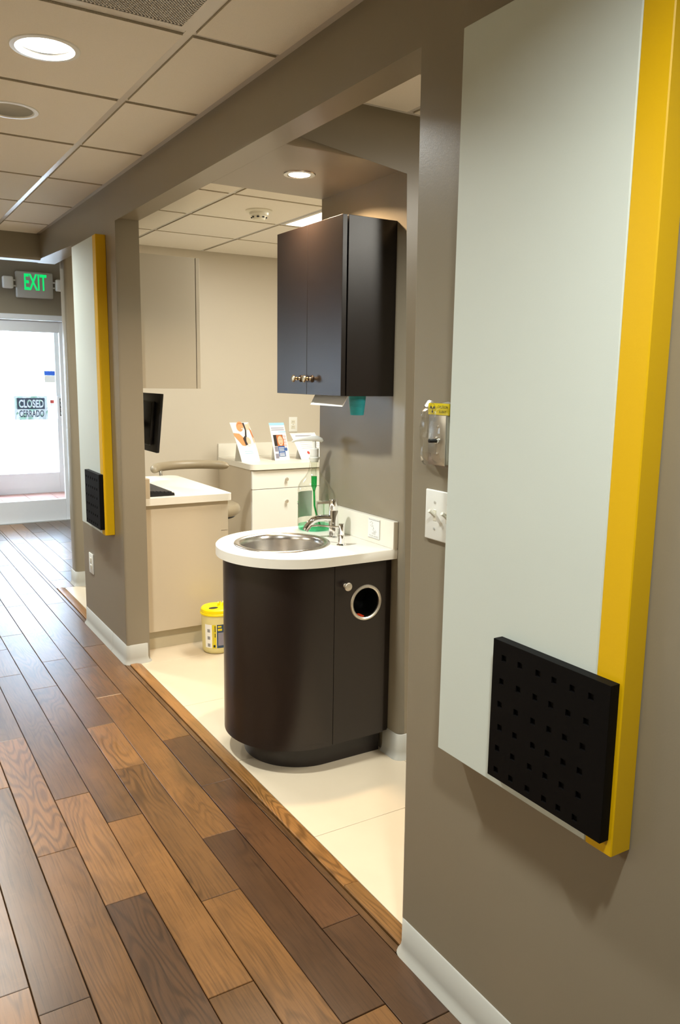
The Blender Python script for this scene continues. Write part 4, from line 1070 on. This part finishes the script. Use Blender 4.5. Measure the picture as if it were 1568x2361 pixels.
def wrap(parent, name, a0, a1, z0, z1, r, m_, n=10):
    bm = new()
    rz = lambda z: r + 0.005 * (z - 0.018) / 0.182
    lo = [bm.verts.new((TX + rz(z0) * math.cos(a0 + (a1 - a0) * i / n), TY + rz(z0) * math.sin(a0 + (a1 - a0) * i / n), z0)) for i in range(n + 1)]
    hi = [bm.verts.new((TX + rz(z1) * math.cos(a0 + (a1 - a0) * i / n), TY + rz(z1) * math.sin(a0 + (a1 - a0) * i / n), z1)) for i in range(n + 1)]
    for i in range(n): bm.faces.new((lo[i], lo[i + 1], hi[i + 1], hi[i]))
    return obj(name, bm, m_, parent)
vt = math.atan2(-TY, -TX)
lab = wrap(t, 'label', vt - 0.85, vt + 0.9, 0.036, 0.165, 0.0784, 'paper')
wrap(lab, 'yellow_band', vt - 0.32, vt - 0.03, 0.034, 0.165, 0.0787, 'print_yellow')
wrap(lab, 'blue_band', vt + 0.00, vt + 0.9, 0.036, 0.166, 0.0787, 'ink_blue')
wrap(lab, 'yellow_mark', vt + 0.06, vt + 0.30, 0.150, 0.160, 0.0790, 'print_yellow'); wrap(lab, 'yellow_mark', vt + 0.06, vt + 0.34, 0.132, 0.144, 0.0790, 'print_yellow')
wrap(lab, 'black_mark', vt - 0.14, vt - 0.09, 0.126, 0.160, 0.0790, 'ink'); wrap(lab, 'black_mark', vt - 0.14, vt - 0.09, 0.096, 0.118, 0.0790, 'ink')
wrap(lab, 'black_mark', vt - 0.24, vt - 0.22, 0.060, 0.140, 0.0790, 'ink_grey'); wrap(lab, 'black_mark', vt - 0.24, vt - 0.10, 0.040, 0.054, 0.0790, 'ink')
for zc in (0.130, 0.090, 0.050): wrap(lab, 'grey_mark', vt - 0.66, vt - 0.46, zc - 0.008, zc + 0.010, 0.0787, 'ink_grey')
wrap(lab, 'grey_mark', vt + 0.08, vt + 0.6, 0.05, 0.122, 0.0790, 'print_grey')

# ================================================================== EXIT LOBBY
# exit sign with two emergency lamp heads
t = thing('exit_sign', (1.58, YX, 2.30), 'green lit EXIT sign with two white emergency lamps above the glass door', 'exit sign')
bm = new(); box(bm, 1.412, 1.748, YX - 0.055, YX - 0.0005, 2.186, 2.427, 0.012, 3); obj('housing', bm, 'plastic_grey', t)
bm = new(); text_mesh(bm, 'EXIT', (1.485, YX - 0.0552, 2.257), (1, 0, 0), (0, 0, 1), 0.150, 0.205, 0.022, 0.0008); obj('lettering', bm, 'exit_green', t, False)
for x0, x1, sgn in ((1.292, 1.388, -1), (1.772, 1.868, 1)):
    bm = new(); box(bm, x0, x1, YX - 0.075, YX - 0.012, 2.262, 2.372, 0.014, 3); lh = obj('lamp_head', bm, 'plastic_white', t)
    for zc in (2.340, 2.290):
        bm = new(); a, b = (x1 - 0.004, 1.416) if sgn < 0 else (1.744, x0 + 0.004)
        tube(bm, [(a, YX - 0.035, zc), (b, YX - 0.035, zc)], 0.007, 10); obj('bracket', bm, 'plastic_white', lh)

def glass_door(name, x0, x1, y, zt, stile, top, bot, label, matname='alu'):
    bm = new(); box(bm, x0, x0 + stile, y, y + 0.045, 0.004, zt, 0.003, 1); root = struct(name, bm, matname, True, label)
    bm = new(); box(bm, x1 - stile, x1, y, y + 0.045, 0.004, zt, 0.003, 1); obj('stile', bm, matname, root)
    bm = new(); box(bm, x0 + stile + .0002, x1 - stile - .0002, y, y + 0.045, zt - top, zt, 0.003, 1); obj('top_rail', bm, matname, root)
    bm = new(); box(bm, x0 + stile + .0002, x1 - stile - .0002, y, y + 0.045, 0.004, bot, 0.003, 1); obj('bottom_rail', bm, matname, root)
    bm = new(); box(bm, x0 + stile - .008, x1 - stile + .008, y + 0.019, y + 0.025, bot - .008, zt - top + .008); obj('pane', bm, 'glass', root, False)
    return root
d1 = glass_door('door_1', 0.90, 1.862, YX + 0.030, 1.982, 0.060, 0.108, 0.222, 'inner glass entrance door with wide bottom rail')
bm = new(); box(bm, 0.86, 1.90, YX - 0.008, YX + 0.118, 1.986, 2.0345, 0.003, 1); box(bm, 0.86, 0.897, YX - 0.008, YX + 0.118, 0.0, 1.986); box(bm, 1.865, 1.90, YX - 0.008, YX + 0.118, 0.0, 1.986); obj('door_frame', bm, 'alu', d1, False)
bm = new(); box(bm, 0.90, 1.862, YX - 0.004, YX + 0.12, -0.010, 0.003); obj('sill', bm, 'steel', d1, False)
YV = 10.40
d2 = glass_door('door_2', 1.40, 2.262, YV, 2.06, 0.075, 0.09, 0.256, 'outer glass entrance door beyond the vestibule')
# vestibule shell
bm = new(); box(bm, 0.5, 3.0, YX + 0.12, YV + 0.2, -0.05, -0.004)
fv = struct('floor.002', bm, 'grout', False)
for i in range(8):
    for k in range(7):
        a, b = 0.5 + i * 0.31, YX + 0.12 + k * 0.31
        bm = new(); box(bm, a + 0.004, a + 0.306, b + 0.004, b + 0.306, -0.006, 0.0); obj('paver', bm, 'paver', fv, False)
bm = new(); box(bm, 2.36, 2.44, YX + 0.12, YV + 0.05, -0.02, 2.6); struct('wall_vestibule_right', bm, 'cream_wall', False)
bm = new(); box(bm, 0.42, 0.50, YX + 0.12, YV + 0.05, -0.02, 2.6); struct('wall_vestibule_left', bm, 'cream_wall', False)
bm = new(); box(bm, 0.42, 2.44, YX + 0.12, YV + 0.1, 2.52, 2.6); struct('ceiling.005', bm, 'panel_white', False)
bm = new(); box(bm, 0.42, 2.44, YV, YV + 0.05, 2.30, 2.6); box(bm, 2.268, 2.44, YV, YV + 0.05, 0.0, 2.30); box(bm, 0.42, 0.50, YV, YV + 0.05, 0, 2.3)
box(bm, 0.50, 1.394, YV, YV + 0.05, 0.0, 0.1); box(bm, 1.345, 1.394, YV, YV + 0.05, 0.1, 2.3); box(bm, 0.5, 2.268, YV, YV + 0.05, 2.065, 2.10)
w2 = struct('window_2', bm, 'alu', False)
bm = new(); box(bm, 0.5, 1.345, YV + 0.02, YV + 0.026, 0.1, 2.065); obj('pane', bm, 'glass', w2, False)
bm = new(); box(bm, 0.5, 2.268, YV + 0.02, YV + 0.026, 2.10, 2.30); obj('pane', bm, 'glass', w2, False)
# things on the outer door
ya = YV + 0.017
t = thing('closed_sign', (1.885, YV, 1.08), 'CLOSED CERRADO sign in dark blue on the glass entrance door', 'sign')
bm = new(); box(bm, 1.724, 2.046, ya - 0.002, ya, 1.044, 1.180); band = obj('sign_band', bm, 'ink_blue', t, False)
bm = new(); box(bm, 1.690, 2.080, ya + 0.0004, ya + 0.0014, 0.915, 1.205); obj('dimming_sheet', bm, 'dimming_sheet', t, False)  # added sheet, dims the daylight behind the lettering
# the word is cut out of the band, so that daylight shines through the letters
bm = new(); text_mesh(bm, 'CLOSED', (1.745, ya - 0.006, 1.062), (1, 0, 0), (0, 0, 1), 0.098, 0.290, 0.028, 0.0)
r_ = bmesh.ops.extrude_face_region(bm, geom=bm.faces[:])
for v in [q for q in r_['geom'] if isinstance(q, bmesh.types.BMVert)]: v.co.y += 0.012
bmesh.ops.remove_doubles(bm, verts=bm.verts[:], dist=1e-6)
cut = obj('cutter', bm, 'ink_blue', None, False)
md = band.modifiers.new('cut', 'BOOLEAN'); md.operation = 'DIFFERENCE'; md.object = cut; md.solver = 'EXACT'; md.use_self = True
bpy.context.view_layer.update()
nm = bpy.data.meshes.new_from_object(band.evaluated_get(bpy.context.evaluated_depsgraph_get()))
band.modifiers.clear()
if len(nm.polygons) > 40: band.data = nm
bpy.data.objects.remove(cut)
print('closed band faces', len(band.data.polygons))
bm = new(); text_mesh(bm, 'CERRADO', (1.745, ya - 0.0005, 0.948), (1, 0, 0), (0, 0, 1), 0.084, 0.290, 0.020, 0.001); obj('cerrado_lettering', bm, 'ink_blue', t, False)
t = thing('door_decal', (2.12, YV, 1.45), 'small blue and white sticker high on the glass door', 'sticker')
bm = new(); box(bm, 2.058, 2.184, ya - 0.001, ya, 1.37, 1.455); obj('white_field', bm, 'paper', t, False)
bm = new(); box(bm, 2.058, 2.184, ya - 0.001, ya, 1.4555, 1.51); obj('blue_field', bm, 'bright_blue', t, False)
t = thing('door_decal.001', (2.135, YV, 1.13), 'tiny red and white sticker on the glass door by the push plate', 'sticker')
bm = new(); box(bm, 2.113, 2.160, ya - 0.001, ya, 1.115, 1.155); obj('red_field', bm, 'print_red', t, False)
bm = new(); box(bm, 2.113, 2.160, ya - 0.001, ya, 1.085, 1.1145); obj('white_field', bm, 'paper', t, False)
bm = new(); box(bm, 2.185, 2.256, YV - 0.03, YV - 0.0005, 0.925, 1.205, 0.012, 3); pp = obj('push_plate', bm, 'alu', d2)
bm = new(); box(bm, 2.215, 2.252, YV - 0.0315, YV - 0.0302, 0.96, 1.175); obj('push_field', bm, 'ink', pp, False)
bm = new()
for k, ch in enumerate('PUSH'): text_mesh(bm, ch, (2.2335, YV - 0.0318, 1.130 - k * 0.052), (1, 0, 0), (0, 0, 1), 0.034, 0.022, 0.02, 0.0006, align='CENTER')
obj('push_lettering', bm, 'plastic_grey', pp, False)
# outdoors
bm = new(); box(bm, -30, 40, YV + 0.2, 60, -0.12, -0.02); tag(obj('pavement', bm, 'concrete', None, False), None, None, None, 'structure')
t = thing('fence', (4.0, 17.0, -0.02), 'pale picket fence outdoors seen through the glass door', 'fence')
for k in range(26):
    xx = 1.0 + k * 0.22
    bm = new(); box(bm, xx, xx + 0.03, 17.0, 17.03, -0.02, 1.55); obj('picket', bm, 'fence', t, False)
bm = new(); box(bm, 0.9, 6.7, 17.03, 17.07, 0.3, 0.37); obj('rail', bm, 'fence', t, False)
bm = new(); box(bm, 0.9, 6.7, 17.03, 17.07, 1.2, 1.27); obj('rail', bm, 'fence', t, False)
def bush(name, c, rx, ry, rz, n, m_, label, cat, seed):
    rb = random.Random(seed); t = thing(name, (c[0], c[1], -0.02), label, cat)
    bm = new()
    for _ in range(n):
        a, b = rb.uniform(0, 2 * PI), rb.uniform(-1, 1); k = rb.uniform(0.5, 1.0) ** 0.5; s = math.sqrt(1 - b * b)
        p = Vector((c[0] + rx * k * s * math.cos(a), c[1] + ry * k * s * math.sin(a), c[2] + rz * k * b))
        q = rb.uniform(0.05, 0.11); u = Vector((rb.uniform(-1, 1), rb.uniform(-1, 1), rb.uniform(-1, 1))).normalized(); w, v = frame_axes(u)
        quad(bm, [p + w * q, p + v * q * .6, p - w * q, p - v * q * .6])
    o = obj('foliage', bm, m_, t, False); o['kind'] = 'stuff'
    bm = new(); tube(bm, [(c[0], c[1], -0.02), (c[0], c[1], c[2])], [0.05, 0.03], 8); obj('stem', bm, 'fence', t)
bush('tree', (2.6, 19.5, 2.1), 0.9, 0.6, 0.8, 260, 'leaf', 'green tree outdoors behind the fence seen through the glass door', 'tree', 1)
bush('shrub', (3.6, 18.4, 0.95), 1.0, 0.4, 0.75, 260, 'leaf', 'low green shrub outdoors behind the fence', 'shrub', 2)
bush('shrub.001', (3.98, 16.2, 1.75), 0.20, 0.2, 0.5, 120, 'flower', 'pink flowering shrub outdoors near the door edge', 'shrub', 3)
